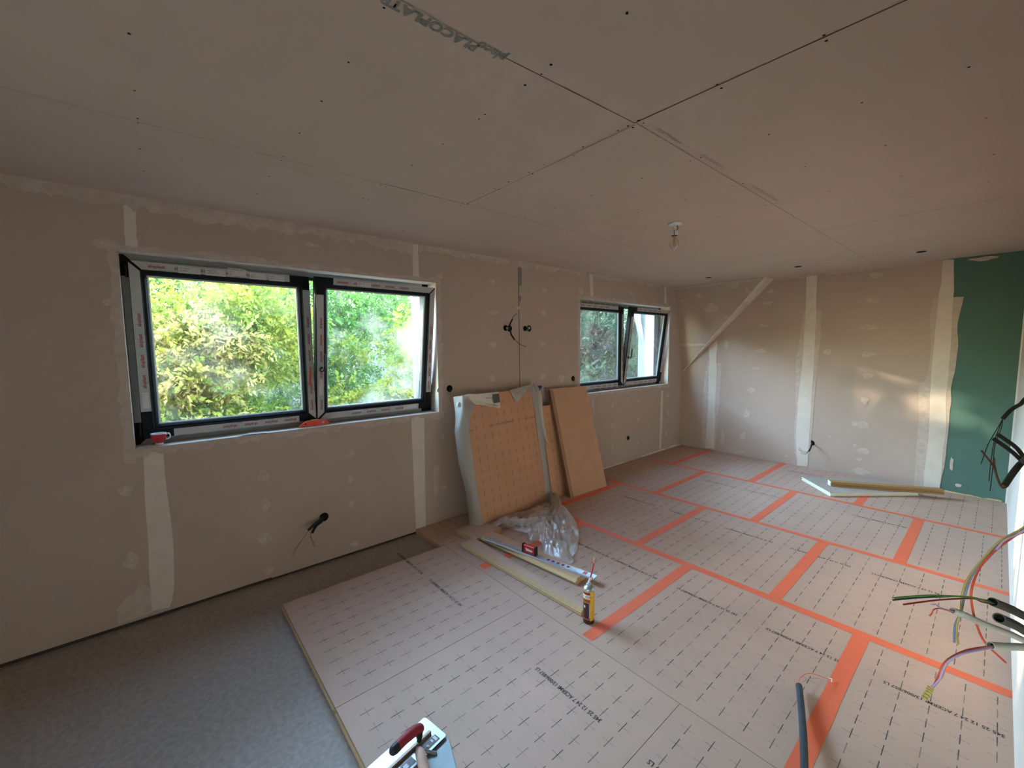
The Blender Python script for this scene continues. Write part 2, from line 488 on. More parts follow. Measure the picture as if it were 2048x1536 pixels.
def ragged(a, b, w, side, nrm, name, m, parent, seed=0, rag=0.6, step=0.018, both=False):
    """band from a to b (a straight edge) whose other edge is ragged; w is its mean width towards side"""
    a, b, side = Vector(a), Vector(b), Vector(side)
    L = (b - a).length; n = max(3, int(L / step))
    nrm = Vector(nrm)
    nn = (b - a).cross(side).normalized()
    if nn.dot(CAMP - a) < 0: nn = -nn
    nrm = nrm + nn * lay()
    r0 = []; r1 = []
    for i in range(n + 1):
        t = i / n; p = a.lerp(b, t)
        k = 1 + rag * (noise.noise(Vector((t * L * 5, seed * 5.1, 0))) * 1.0 + 0.9 * noise.noise(Vector((t * L * 22, seed * 2.1, 4))))
        k2 = (1 + rag * noise.noise(Vector((t * L * 5, seed * 7.7, 9)))) if both else 0
        r0.append(p - side * (w * 0.5 * k2) + nrm); r1.append(p + side * (w * max(0.08, k) * (0.5 if both else 1)) + nrm)
    return MB().grid([r0, r1], smooth=False).build(name, m, parent)

# =================================================================== SETTING
# concrete floor
mb = MB()
mb.box((XB - .2, RY - .2, SLAB - 0.15), (XF + .2, WY + .36, SLAB))
floor = tag(mb.build('floor', M['concrete']), 'rough grey concrete slab, bare in the near left corner', 'floor', kind='structure')

# window wall: solid blocks round the two openings
ww = MB()
YO = 3.70
G = 0.028                                                # open joint under the plasterboard
ww.box((XB, WY, SLAB + G), (W1L, YO, HC)); ww.box((W1R, WY, SLAB + G), (W2L, YO, HC)); ww.box((W2R, WY, SLAB + G), (XF, YO, HC))
ww.box((W1L, WY, SLAB + G), (W1R, YO, WB)); ww.box((W1L, WY, WT), (W1R, YO, HC))
ww.box((W2L, WY, SLAB + G), (W2R, YO, WB)); ww.box((W2L, WY, WT), (W2R, YO, HC))
ww.box((XB, WY + 0.02, SLAB), (XF, YO, SLAB + G), 1)  # back of the joint coloured dark, standing in for the shade inside it
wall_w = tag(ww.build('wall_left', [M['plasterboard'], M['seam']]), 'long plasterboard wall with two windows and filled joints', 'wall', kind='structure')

# far wall: grey boards and one green board
fw = MB()
fw.box((XF, 0.42, SLAB), (XF + .2, YO, HC + .1), 0)
fw.box((XF, RY - .2, SLAB), (XF + .2, 0.42, HC + .1), 1)
wall_f = tag(fw.build('wall_back', [M['plasterboard'], M['green']]), 'far plasterboard wall with wide white joints and one green board', 'wall', kind='structure')
rwl = MB().box((XB, RY - .2, SLAB), (XF, RY, HC + .1))
wall_r = tag(rwl.build('wall_right', M['compound']), 'right wall, pale and skimmed, seen edge on beside the loose wires', 'wall', kind='structure')
DY0, DY1, DZ = 0.15, 0.42, 2.05                         # unseen doorway behind the viewer, added to let in light
wall_b = tag(MB().box((XB - .2, RY - .2, SLAB), (XB, DY0, HC + .1)).box((XB - .2, DY1, SLAB), (XB, YO, HC + .1)).box((XB - .2, DY0, DZ), (XB, DY1, HC + .1)).build('wall_front', M['plasterboard']), 'wall behind the viewer with a doorway added for fill light', 'wall', kind='structure')
df = MB()
for a_, b_ in (((XB - .2, DY0, SLAB), (XB + .01, DY0 + .04, DZ)), ((XB - .2, DY1 - .04, SLAB), (XB + .01, DY1, DZ)), ((XB - .2, DY0, DZ - .04), (XB + .01, DY1, DZ))): df.box(a_, b_)
tag(df.build('added_door', M['compound']), 'narrow unseen doorway behind the viewer, added for fill light', 'door', kind='structure')
ceil_o = tag(MB().box((XB - .2, RY - .2, HC), (XF + .2, YO, HC + .15)).build('ceiling', M['ceiling']), 'plasterboard ceiling with open seams and screw dimples', 'ceiling', kind='structure')

# leaning triangular casing of the roof brace at the far end
def casing_x(z): return XF - (z - 1.215) * 0.2515
P0 = (XF, WY, 1.215); P1 = (casing_x(HC), WY, HC); P2 = (casing_x(HC), 2.082, HC); P3 = (XF, WY, HC); P4 = (XF, 2.082, HC)
cs = MB()
cs.add([P0, P1, P2, P4], [(0, 1, 2)], 0)
cs.add([P0, P2, P4], [(0, 1, 2)], 1)
casing = tag(cs.build('trim_1', [M['plasterboard'], M['compound']]), 'triangular casing leaning out of the far corner with a pale diagonal edge', 'casing', kind='structure')
# raised pale bead along the diagonal edge
dv = (Vector(P2) - Vector(P0)).normalized()
MB().tube([Vector(P0) + Vector((-.004, -.004, 0)), Vector(P2) + Vector((-.004, -.002, 0))], 0.009, 6).build('edge_bead', M['compound'], casing)
zc = 1.64
ragged((casing_x(zc), WY - .002, zc), (casing_x(zc), 2.93, zc + .01), 0.05, (0, 0, 1), (-.004, 0, 0), 'joint_compound', M['skim'], casing, 3, both=True)

# ------------------------------------------------------------------ taped insulation boards (a continuous, taped floor)
X1, YA, YB, YC = 2.9274, 1.4122, 1.8577, 2.4006
fl = MB()
def board_face(mb, x0, x1, y0, y1, bx, by, mi=0, z=0.0):
    """top face of a board whose print starts at its own corner (bx, by)"""
    mb.add([(x0, y0, z), (x1, y0, z), (x1, y1, z), (x0, y1, z)], [(0, 1, 2, 3)], mi,
           [[(x0 - bx, y0 - by), (x1 - bx, y0 - by), (x1 - bx, y1 - by), (x0 - bx, y1 - by)]])
rows = [(X1 - 1.2, X1, YA), (X1, X1 + 1.2, YB), (X1 + 1.2, X1 + 2.4, YC), (X1 + 2.4, XF, YB)]
for xa, xb, yy in rows:
    y = yy - 3
    while y < WY:
        a, b = max(y, RY), min(y + 1, WY)
        if b > a: board_face(fl, xa, xb, a, b, xa, y)
        y += 1
XL0 = X1 - 1.2
fl.box((XL0, RY, SLAB), (XF, 2.896, -0.0005), 1)
fl.box((XL0 - 0.03, 2.9, SLAB), (XF, WY, -0.0005), 1)
board_face(fl, XL0 - 0.03, XL0, 2.9, WY, 9, 9, 2)
ins = tag(fl.build('floor', [M['kraft'], M['foam'], M['kraft']]), 'kraft faced insulation flooring printed with crosses, joints taped orange', 'insulated floor', kind='structure')
ZT = 0.0012
def strip(x0, x1, y0, y1, sd=0):
    mb = MB()
    along_y = (y1 - y0) > (x1 - x0)
    L = (y1 - y0) if along_y else (x1 - x0); n = max(2, int(L / 0.12)); r0, r1 = [], []
    for i in range(n + 1):
        t = i / n
        j = 0.0022 * noise.noise(Vector((t * L * 2.2, sd, 0))); j2 = 0.0022 * noise.noise(Vector((t * L * 2.2, sd, 7)))
        z = ZT + 0.0006 * noise.noise(Vector((t * L * 9, sd, 2)))
        if along_y: y = y0 + L * t; r0.append((x0 + j, y, z)); r1.append((x1 + j2, y, z))
        else: x = x0 + L * t; r0.append((x, y1 + j, z)); r1.append((x, y0 + j2, z))
    mb.grid([r0, r1], smooth=False)
    return mb.build('joint_tape', M['tape'], ins)
strip(X1 - .032, X1 + .032, RY, 2.9, 1); strip(X1 + 1.2 - .026, X1 + 1.2 + .026, RY, 3.3, 2); strip(X1 + 2.4 - .026, X1 + 2.4 + .026, RY, 3.12, 3)
k = 10
for xa, xb, yy in rows:
    for dy in (0, -1, -2, 1):
        y = yy + dy
        if y < RY + .1 or y > WY - .25: continue
        strip(xa + (0.02 if xa == XL0 else 0.03), xb - (.03 if xb < XF else 0.0), y - .036, y + .036, k); k += 1
LINE = '345 25 12 24 7 ACERMI 13/006/857 LS'
for x, ys in ((X1 - .327, (-.11, .40, .94, 1.47, 1.88)), (X1 + .88, (.12, .62, 1.13, 1.66, 2.20)), (X1 + 2.07, (.45, 1.40, 1.88)), (X1 + 3.25, (1.33,))):
    for y in ys:
        text_mesh('printed_text', LINE, 0.030, (x - .008, y, 0.0007), (0, 1, 0), (-1, 0, 0), M['ink'], ins, squeeze=0.80, bold=.0006)

# loose untaped boards in the near row
def loose_board(x0, x1, y0, y1, label, texts=()):
    e = empty('insulation_board', (x0, y0, SLAB))
    tag(e, label, 'insulation board', 'untaped insulation boards in the near row')
    mb = MB()
    lx, ly, h = x1 - x0, y1 - y0, -SLAB
    mb.box((0, 0, 0), (lx, ly, h - .0006), 1)
    # tongue along the outer edge
    mb.box((-0.008, 0.01, h * .38), (0, ly - .01, h * .66), 1)
    mb.add([(0, 0, h), (lx, 0, h), (lx, ly, h), (0, ly, h)], [(0, 1, 2, 3)], 0, [[(0, 0), (lx, 0), (lx, ly), (0, ly)]])
    mb.add([(0, 0, h - .004), (0, ly, h - .004), (0, ly, h), (0, 0, h)], [(0, 1, 2, 3)], 0, None)
    mb.build('panel', [M['kraft'], M['foam']], e)
    for y in texts:
        text_mesh('printed_text', LINE, 0.031, (lx - .335, y - y0, h + .0007), (0, 1, 0), (-1, 0, 0), M['ink'], e, squeeze=0.82, bold=.0006)
    return e
BX0, BX1 = X1 - 2.4 + .0, XL0 - .0035
loose_board(BX0, BX1, 1.8711, 2.8963, 'untaped kraft board at the left end of the near row, by the bare concrete', (2.12, 2.62))
loose_board(BX0, BX1, 0.857, 1.8681, 'untaped kraft board under the trowels, in the middle of the near row', (1.035,))
loose_board(BX0, BX1, RY + .002, 0.8545, 'untaped kraft board at the bottom edge of the view, below the grey pipe', (0.40,))

# ------------------------------------------------------------------ joint compound and filler on the walls
NW = (0, -0.0015, 0); NF = (-0.0015, 0, 0)
def wall_strip(left, right, m='compound', nrm=None, f=on_y, name='joint_compound', parent=wall_w, dy=0.0015, wob=0.006, sd=0, n=14):
    """filled joint whose left and right outlines are given in pixels, top to bottom"""
    def along(pl, t):
        seg = t * (len(pl) - 1); i = min(int(seg), len(pl) - 2); s_ = seg - i
        return (pl[i][0] * (1 - s_) + pl[i + 1][0] * s_, pl[i][1] * (1 - s_) + pl[i + 1][1] * s_)
    r0, r1 = [], []
    dy += lay()
    for i in range(n + 1):
        t = i / n
        for pl, rr, q in ((left, r0, 0), (right, r1, 5)):
            p = Vector(f(*along(pl, t)))
            j = wob * noise.noise(Vector((t * n * 0.45, sd * 3.3 + q, 1)))
            if f is on_y: p.x += j; p.y -= dy
            else: p.y += j; p.x -= dy
            rr.append(p)
    return MB().grid([r0, r1], smooth=False).build(name, M[m], parent)
wall_strip([(245, 389), (250, 496)], [(270, 393), (275, 498)], sd=1)
wall_strip([(285, 905), (303, 1222)], [(327, 903), (342, 1050), (349, 1130), (347, 1190), (338, 1215)], sd=2)
wall_strip([(824, 487), (826, 555)], [(836, 489), (838, 557)], sd=3)
wall_strip([(822, 835), (827, 950), (832, 1062)], [(848, 832), (850, 950), (852, 1052)], sd=4)
wall_strip([(1179, 547), (1181, 600)], [(1185, 548), (1187, 602)], sd=5)
wall_strip([(1328, 572), (1329, 607)], [(1332, 573), (1333, 608)], sd=6)
wall_strip([(1322, 782), (1320, 840), (1318, 900)], [(1326, 781), (1325, 840), (1322, 898)], sd=7, n=20)
wall_strip([(1182, 795), (1186, 830)], [(1187, 794), (1190, 830)], 'skim', sd=8)
wall_strip([(866, 930), (868, 1005)], [(880, 930), (876, 985)], 'skim', sd=9)
MB().grid([[Vector(on_y(1036, 530)) + Vector(NW), Vector(on_y(1039, 790)) + Vector(NW)], [Vector(on_y(1037, 530)) + Vector(NW), Vector(on_y(1040.2, 790)) + Vector(NW)]]).build('open_seam', M['seam'], wall_w)
wall_strip([(1038, 530), (1038, 572)], [(1043, 531), (1043, 572)], 'greyink', sd=10, name='printed_stamp', wob=.002)
wall_strip([(1038, 592), (1039, 604)], [(1043, 592), (1042, 604)], 'greyink', sd=11, name='printed_stamp', wob=.002)
# ragged borders round the windows and below the ceiling
UPV, DN = (0, 0, 1), (0, 0, -1)
for (a, b, w, sd) in (((-1.6, 1.75), None, .075, 1), ((1.8, 2.83), None, .05, 2), ((2.95, 4.05), None, .055, 3), ((4.2, 5.8), None, .045, 4), ((5.9, 6.18), None, .03, 5)):
    ragged((a[0], WY, HC), (a[1], WY, HC), w, DN, NW, 'joint_compound', M['skim'], wall_w, sd, rag=.75)
for wl, wr, sd in ((W1L, W1R, 20), (W2L, W2R, 30)):
    ragged((wl - .03, WY, WT), (wr + .03, WY, WT), .032, UPV, NW, 'corner_compound', M['skim'], wall_w, sd, rag=.9)
    ragged((wl - .03, WY, WB), (wr + .05, WY, WB), .042, DN, NW, 'corner_compound', M['skim'], wall_w, sd + 1, rag=1.0)
    ragged((wl, WY, WB - .08), (wl, WY, WT + .04), .045, (-1, 0, 0), NW, 'corner_compound', M['skim'], wall_w, sd + 2, rag=.5)
    ragged((wr, WY, WB - .04), (wr, WY, WT + .02), .045, (1, 0, 0), NW, 'corner_compound', M['skim'], wall_w, sd + 3, rag=.5)
    # smooth plastered sill and reveals
    mb = MB()
    e_ = 0.0012
    mb.add([(wl, WY - .001, WB + e_), (wr, WY - .001, WB + e_), (wr, FY, WB + e_), (wl, FY, WB + e_)], [(0, 1, 2, 3)])
    mb.add([(wl, WY - .001, WT - e_), (wr, WY - .001, WT - e_), (wr, FY, WT - e_), (wl, FY, WT - e_)], [(3, 2, 1, 0)])
    mb.add([(wr - e_, WY - .001, WB), (wr - e_, WY - .001, WT), (wr - e_, FY, WT), (wr - e_, FY, WB)], [(0, 1, 2, 3)])
    mb.add([(wl + e_, WY - .001, WB), (wl + e_, WY - .001, WT), (wl + e_, FY, WT), (wl + e_, FY, WB)], [(0, 1, 2, 3)])
    mb.build('reveal_lining', M['compound'], wall_w)
ragged((5.35, WY, .004), (6.5, WY, .004), .022, UPV, NW, 'joint_compound', M['compound'], wall_w, 40, rag=.9)
ragged((4.0, WY, .004), (4.9, WY, .004), .010, UPV, NW, 'joint_compound', M['compound'], wall_w, 41, rag=.9)
ragged((-.26, WY, .0), (-.105, WY, .0), .13, UPV, NW, 'joint_compound', M['skim'], wall_w, 42, rag=.9)
ragged((.55, WY, -.022), (1.72, WY, -.022), .022, UPV, (0, -.004, 0), 'base_strip', M['plasterboard'], wall_w, 43, rag=.1)
pw = [(205, 488, 20, 9), (217, 603, 11, 8), (625, 490, 14, 4), (250, 981, 14, 11), (263, 1121, 14, 14), (526, 952, 12, 10), (530, 1010, 9, 11), (530, 1077, 12, 12), (537, 1141, 10, 8),
      (700, 909, 8, 9), (701, 957, 5, 8), (703, 1010, 5, 7), (709, 1087, 8, 6), (880, 554, 6, 6), (985, 564, 5, 5), (988, 626, 9, 4.5), (986, 690, 8, 5), (985, 757, 6, 8), (1088, 580, 5, 5),
      (1087, 626, 5, 5), (1085, 688, 5, 5), (1086, 754, 5, 5), (1123, 756, 6, 7), (1036, 616, 5, 3), (1225, 811, 2.5, 5), (1277, 802, 3, 3), (1225, 851, 2, 5), (1276, 839, 2.5, 4),
      (1225, 895, 2, 5), (1275, 885, 2.5, 5), (1335, 791, 2, 5), (1335, 826, 1.5, 5), (1333, 866, 2, 5), (888, 973, 5, 7), (885, 875, 3, 5), (1262, 587, 4, 3), (882, 690, 5, 5), (880, 780, 5, 5)]
pw += [(1162, 582, 4, 9)]
for i, (x, y, a, b) in enumerate(pw):
    c = Vector(on_y(x, y)); d = (Vector(on_y(x + 1, y)) - c).x; dz = abs((Vector(on_y(x, y + 1)) - c).z)
    blob(c + Vector(NW), (1, 0, 0), (0, 0, 1), a * abs(d) * 1.05, b * dz * 1.05, 'filler_patch', M['skim'], wall_w, i)
    MB().poly([c + Vector((math.cos(t * PI / 4) * .005, -.0062, math.sin(t * PI / 4) * .005)) for t in range(8)]).build('filler_dot', M['compound'], wall_w)
# far wall joints (outlines read in a crop: origin 1340,500 scale 2.893)
def F(*pts): return [(1340 + x / 2.893, 500 + y / 2.893) for x, y in pts]
def far_strip(l, r, m, sd, dx): return wall_strip(F(*l), F(*r), m, f=on_x, parent=wall_f, dy=dx, wob=.012, sd=sd, n=22)
far_strip([(215, 640), (195, 800), (186, 1000), (188, 1140)], [(300, 660), (290, 800), (275, 1000), (262, 1155)], 'skim', 1, .0012)
far_strip([(228, 560), (226, 700), (220, 900), (205, 1145)], [(272, 520), (270, 700), (262, 900), (255, 1150)], 'compound', 2, .0024)
far_strip([(775, 350), (728, 650), (728, 900), (715, 1100), (732, 1245)], [(880, 350), (862, 600), (842, 800), (822, 1050), (795, 1250)], 'skim', 3, .0012)
far_strip([(792, 148), (783, 400), (765, 640), (740, 900), (728, 1100), (740, 1248)], [(853, 142), (845, 400), (833, 640), (812, 950), (800, 1150), (793, 1252)], 'compound', 4, .0024)
far_strip([(1520, 280), (1500, 400), (1510, 600), (1480, 750), (1440, 800), (1440, 1000), (1415, 1365)], [(1705, 270), (1665, 450), (1660, 620), (1630, 800), (1625, 900), (1600, 1150), (1565, 1380)], 'skim', 5, .0012)
far_strip([(1580, 60), (1560, 250), (1530, 500), (1510, 750), (1500, 1000), (1470, 1372)], [(1645, 55), (1645, 250), (1625, 550), (1600, 800), (1595, 1050), (1560, 1378)], 'compound', 6, .0024)
pf = [(370, 208, 26, 14), (452, 238, 12, 16), (172, 268, 12, 12), (70, 295, 8, 8), (238, 335, 30, 24), (88, 400, 8, 10), (585, 240, 18, 8), (568, 307, 20, 12), (545, 437, 18, 9), (520, 582, 22, 12),
      (497, 685, 16, 9), (470, 810, 14, 16), (447, 947, 12, 22), (425, 1075, 12, 20), (405, 1170, 14, 12), (105, 540, 8, 9), (1188, 148, 24, 15), (1172, 290, 22, 14), (1165, 446, 30, 14),
      (1148, 602, 28, 14), (1147, 726, 22, 14), (1128, 868, 16, 20), (1068, 1005, 14, 14), (1115, 1012, 20, 22), (1118, 1160, 26, 18), (1068, 1130, 8, 8), (1110, 1282, 28, 18), (1092, 1210, 10, 10),
      (1830, 46, 40, 12), (325, 548, 10, 22), (305, 1090, 9, 40), (1668, 1362, 10, 8), (915, 590, 14, 18), (926, 1080, 4, 7), (672, 1192, 5, 6), (330, 390, 12, 7), (1630, 1240, 6, 45), (430, 310, 12, 10)]
for i, (x, y, a, b) in enumerate(pf):
    px, py = 1340 + x / 2.893, 500 + y / 2.893
    casing_hit = (px < 1345 + (742 - py) * 0.98 and py < 742)
    if px < 1365 + max(0, 742 - py) * 0.94 and py < 742:
        d_ = ray(px, py)
        t_ = (XF + 1.215 * .2515 - CZ * .2515 - 0) / (d_.x + .2515 * d_.z)
        c = CAMP + d_ * t_ - Vector((.003, 0, 0)); par = casing
    else:
        c = Vector(on_x(px, py)) + Vector(NF); par = wall_f
    s_ = c.x / (ray(px, py).x) / FPX / 2.893
    blob(c, (0, 1, 0), (-.2515, 0, 1) if par is casing else (0, 0, 1), a * s_ * 1.25, b * s_ * 1.05, 'filler_patch', M['skim'], par, i + 50, rag=.45)
ragged((XF, 2.08, HC), (XF, .62, HC), .02, DN, NF, 'joint_compound', M['skim'], wall_f, 60, rag=.9)
ragged((casing_x(HC - .004), WY, HC - .004), (casing_x(HC - .004), 2.1, HC - .004), .035, (.2515, 0, -1), (-.003, 0, 0), 'joint_compound', M['skim'], casing, 61, rag=.7)
ragged((XF, .55, .003), (XF, -.1, .003), .012, UPV, NF, 'foam_bead', M['foam_pale'], wall_f, 62, rag=.95)
ragged((XF, WY - .002, .02), (XF, WY - .002, 1.215), .02, (-1, 0, 0), (0, 0, 0), 'corner_compound', M['skim'], wall_w, 63, rag=.3)

# right wall edge: pale corner strip at its far end and trowel ridges
MB().box((XF - .02, RY, SLAB + .045), (XF, RY + .012, HC)).build('corner_bead', M['white'], wall_r)

# ceiling seams, dimples, stamps
def cseam(x0, y0, x1, y1, w, m='seam', z=.0012):
    d = Vector((x1 - x0, y1 - y0, 0)).normalized(); n_ = Vector((-d.y, d.x, 0)) * w / 2
    n = 10; r0, r1 = [], []
    for i in range(n + 1):
        p = Vector((x0, y0, HC - z)).lerp(Vector((x1, y1, HC - z)), i / n)
        k_ = 1 + .5 * noise.noise(Vector((i * 1.7, x0 * 5, y0 * 3)))
        r0.append(p - n_ * k_); r1.append(p + n_ * k_)
    MB().grid([r0, r1], smooth=False).build('board_seam', M[m], ceil_o)
cseam(-1.8, 2.255, .45, 2.258, .0035, 'faintseam'); cseam(.45, 2.258, 1.02, 2.25, .004, 'faintseam'); cseam(1.02, 2.246, 1.545, 2.237, .0045); cseam(1.55, 2.235, 4.9, 2.23, .004, 'faintseam')
cseam(-1.8, 1.065, .8, 1.06, .006, 'faintseam'); cseam(.8, 1.06, 1.53, 1.015, .0032); cseam(1.53, 1.01, 4.1, 1.0, .006, 'faintseam'); cseam(4.1, 1.0, 6.4, .985, .005, 'faintseam')
cseam(1.56, RY, 1.528, 1.013, .0045); cseam(1.54, 1.02, 1.55, 1.9, .0022, 'seam'); cseam(1.55, 1.9, 1.547, 2.235, .0032)
cseam(4.035, 1.0, 4.05, RY, .007, 'faintseam')
cseam(3.52, 2.22, 3.53, WY, .035, 'skim')
cseam(.25, 2.3, .9, 2.4, .003, 'faintseam')
screws = [(258, 66), (269, 180), (275, 236), (276, 245), (280, 297), (288, 341), (697, 123), (643, 201), (768, 14), (599, 265), (567, 312), (563, 320), (539, 352), (515, 387), (776, 365),
          (772, 373), (762, 369), (726, 396), (736, 398), (1254, 25), (1102, 128), (1083, 147), (1050, 169), (958, 237), (970, 228), (886, 287), (824, 330), (1277, 240), (1287, 245), (1256, 251), (1266, 254),
          (1236, 260), (1166, 293), (1147, 310), (1089, 329), (1434, 168), (1443, 175), (1648, 69), (1653, 80), (1538, 268), (1724, 204), (1938, 133), (1610, 333), (1771, 290), (1973, 235), (1658, 382),
          (1801, 351), (1988, 308), (1402, 314), (1380, 321), (1486, 366), (1466, 371), (1370, 398), (1436, 433), (1551, 406), (1532, 410), (1849, 425), (1975, 404), (1752, 442), (1825, 393), (1976, 363),
          (925, 404), (920, 411), (935, 407), (966, 386), (990, 377), (998, 378), (1017, 363), (1058, 344), (1065, 347), (883, 427), (1110, 415), (1183, 390), (1284, 355), (1276, 424), (1213, 441),
          (1051, 435), (1039, 439), (997, 453), (1145, 460), (1134, 463), (1086, 477), (945, 471), (806, 461), (833, 450), (1225, 481), (1215, 484), (1290, 453)]
smb = MB().add([(math.cos(a * PI / 5) * .0047, math.sin(a * PI / 5) * .0047, 0) for a in range(10)], [tuple(range(9, -1, -1))])
s0 = None
for i, (x, y) in enumerate(screws):
    p = on_z(x, y, HC)
    if s0 is None:
        s0 = smb.build('screw_dimple', M['hole'], ceil_o); o = s0
    else:
        o = s0.copy(); COL.objects.link(o); o.parent = ceil_o
    o.location = (p.x, p.y, HC - .0022)
    k_ = .75 + .4 * random.random(); o.scale = (k_, k_, 1)
text_mesh('printed_text', 'placo', 0.050, on_z(1016, 112, HC - .0015), (-1, .02, 0), (0, 1, 0), M['greyink'], ceil_o, squeeze=.95, bold=.002)
text_mesh('printed_text', 'PLACOPLATRE - BA', 0.047, on_z(960, 92, HC - .0015), (-1, .02, 0), (0, 1, 0), M['greyink'], ceil_o, squeeze=1.05, bold=.002)
for (x0, x1, yy) in ((1.64, 1.98, 1.0), (2.02, 2.4, .99), (2.62, 3.3, .985), (2.5, 2.9, 2.2)):
    n_ = int((x1 - x0) / .03)
    text_mesh('printed_text', ('PLACO BA13 NF 1200 ' * 6)[:n_], 0.028, (x0, yy - .01, HC - .0015), (1, 0, 0), (0, -1, 0), M['faintseam'], ceil_o, squeeze=1.2)
for (x, y, r) in ((1417, 555, .035), (1596, 533, .036), (1843, 503, .037)):
    p = on_z(x, y, HC)
    MB().lathe([(r, -.001), (r, -.004)], 20).lathe([(.0001, -.002), (r, -.002)], 20).build('spotlight_hole', M['hole'], ceil_o, None).location = (p.x, p.y, HC)


# =================================================================== WINDOWS
def ring(mb, x0, x1, z0, z1, loops, mi=0, closed=True):
    rows_ = []
    for ins_, y in loops:
        rows_.append([(x0 + ins_, y, z0 + ins_), (x1 - ins_, y, z0 + ins_), (x1 - ins_, y, z1 - ins_), (x0 + ins_, y, z1 - ins_)])
    if closed: rows_.append(rows_[0])
    mb.grid(rows_, mi, smooth=False, close=True)
    return mb

def film_side(parent, side, W_, H_, a, b, w=.050, y=-.0268, m='film_grey2', mitre=(1, 1), txt=True, rows_=1, o=0.0):
    """protective film strip on one side of a W_ x H_ profile ring, from a to b along it"""
    i, j = o, o + w
    ma = w if mitre[0] else 0; mb_ = w if mitre[1] else 0
    if side == 'L': P = [(i, a), (j, a + ma), (j, b - mb_), (i, b)]
    if side == 'R': P = [(W_ - i, a), (W_ - j, a + ma), (W_ - j, b - mb_), (W_ - i, b)]
    if side == 'B': P = [(a, i), (b, i), (b - mb_, j), (a + ma, j)]
    if side == 'T': P = [(a, H_ - i), (b, H_ - i), (b - mb_, H_ - j), (a + ma, H_ - j)]
    MB().poly([(x, y, z) for x, z in P]).build('protective_film', M[m], parent)
    if not txt: return
    L = b - a; n = max(1, int((L - .04) / .150))
    words = '      '.join(['aluplast'] * n); small = '                    '.join(['sales >'] * n)
    yy = y - .0006
    c = i + w * .36
    if side == 'L': org, xd, yd = (c + .018, yy, a + ma + .02), (0, 0, 1), (-1, 0, 0)
    if side == 'R': org, xd, yd = (W_ - c, yy, a + ma + .02), (0, 0, 1), (-1, 0, 0)
    if side == 'B': org, xd, yd = (b - mb_ - .02, yy, c + .012), (-1, 0, 0), (0, 0, -1)
    if side == 'T': org, xd, yd = (a + ma + .03, yy, H_ - c - .016), (1, 0, 0), (0, 0, 1)
    text_mesh('printed_text', words, .027, org, xd, yd, M['redprint'], parent, bold=.0006)
    o2 = Vector(org) + Vector(xd) * .05 - Vector(yd) * .017 + Vector((0, -.0001, 0))
    text_mesh('printed_text', small, .012, o2, xd, yd, M['ink'], parent)

def sticker(parent, x, z, w, h, y, lines, rot=0.0, size=.011):
    T = Matrix.Translation((x, y, z)) @ Matrix.Rotation(rot, 4, 'Y')
    MB().poly([T @ Vector(p) for p in ((0, 0, 0), (w, 0, 0), (w, 0, h), (0, 0, h))]).build('sticker', M['sticker'], parent)
    for i, t in enumerate(lines):
        text_mesh('printed_text', t, size, T @ Vector((.006, -.0006, h - size * 1.15 * (i + 1))), T.to_3x3() @ Vector((1, 0, 0)), T.to_3x3() @ Vector((0, 0, 1)), M['ink'], parent)

def make_sash(root, x0, x1, z0, z1, tilt, glass, bare, big):
    W_, H_ = x1 - x0, z1 - z0
    mb = ring(MB(), 0, W_, 0, H_, [(0, .045), (0, -.022), (.003, -.025), (.053, -.025), (.056, -.021), (.070, -.014), (.080, -.002), (.080, .012), (.084, .02), (.084, .045)])
    s_ = mb.build('sash', M['anthracite'], root)
    s_.location = (x0, -.02, z0); s_.rotation_euler = (tilt, 0, 0)
    ring(MB(), 0, W_, 0, H_, [(.079, .001), (.084, .003), (.090, .010), (.090, .014)], closed=False).build('glazing_bead', M['gasket'], s_)
    MB().box((.084, .012, .084), (W_ - .084, .016, H_ - .084)).build('glass_pane', glass, s_)
    return s_, W_, H_

def make_handle(s_, x, z):
    hb = MB()
    hb.lathe([(.0001, 0), (.020, 0), (.020, .012), (.015, .016), (.0001, .016)], 18, T=Matrix.Translation((x, -.025, z)) @ Matrix.Rotation(PI / 2, 4, 'X'))
    hb.tube(spline([(x, -.038, z), (x, -.062, z), (x + .004, -.072, z + .01), (x + .008, -.072, z + .04), (x + .010, -.070, z + .125)], 5), [.009] * 20 + [.008], 10)
    return hb.build('handle', M['black'], s_)

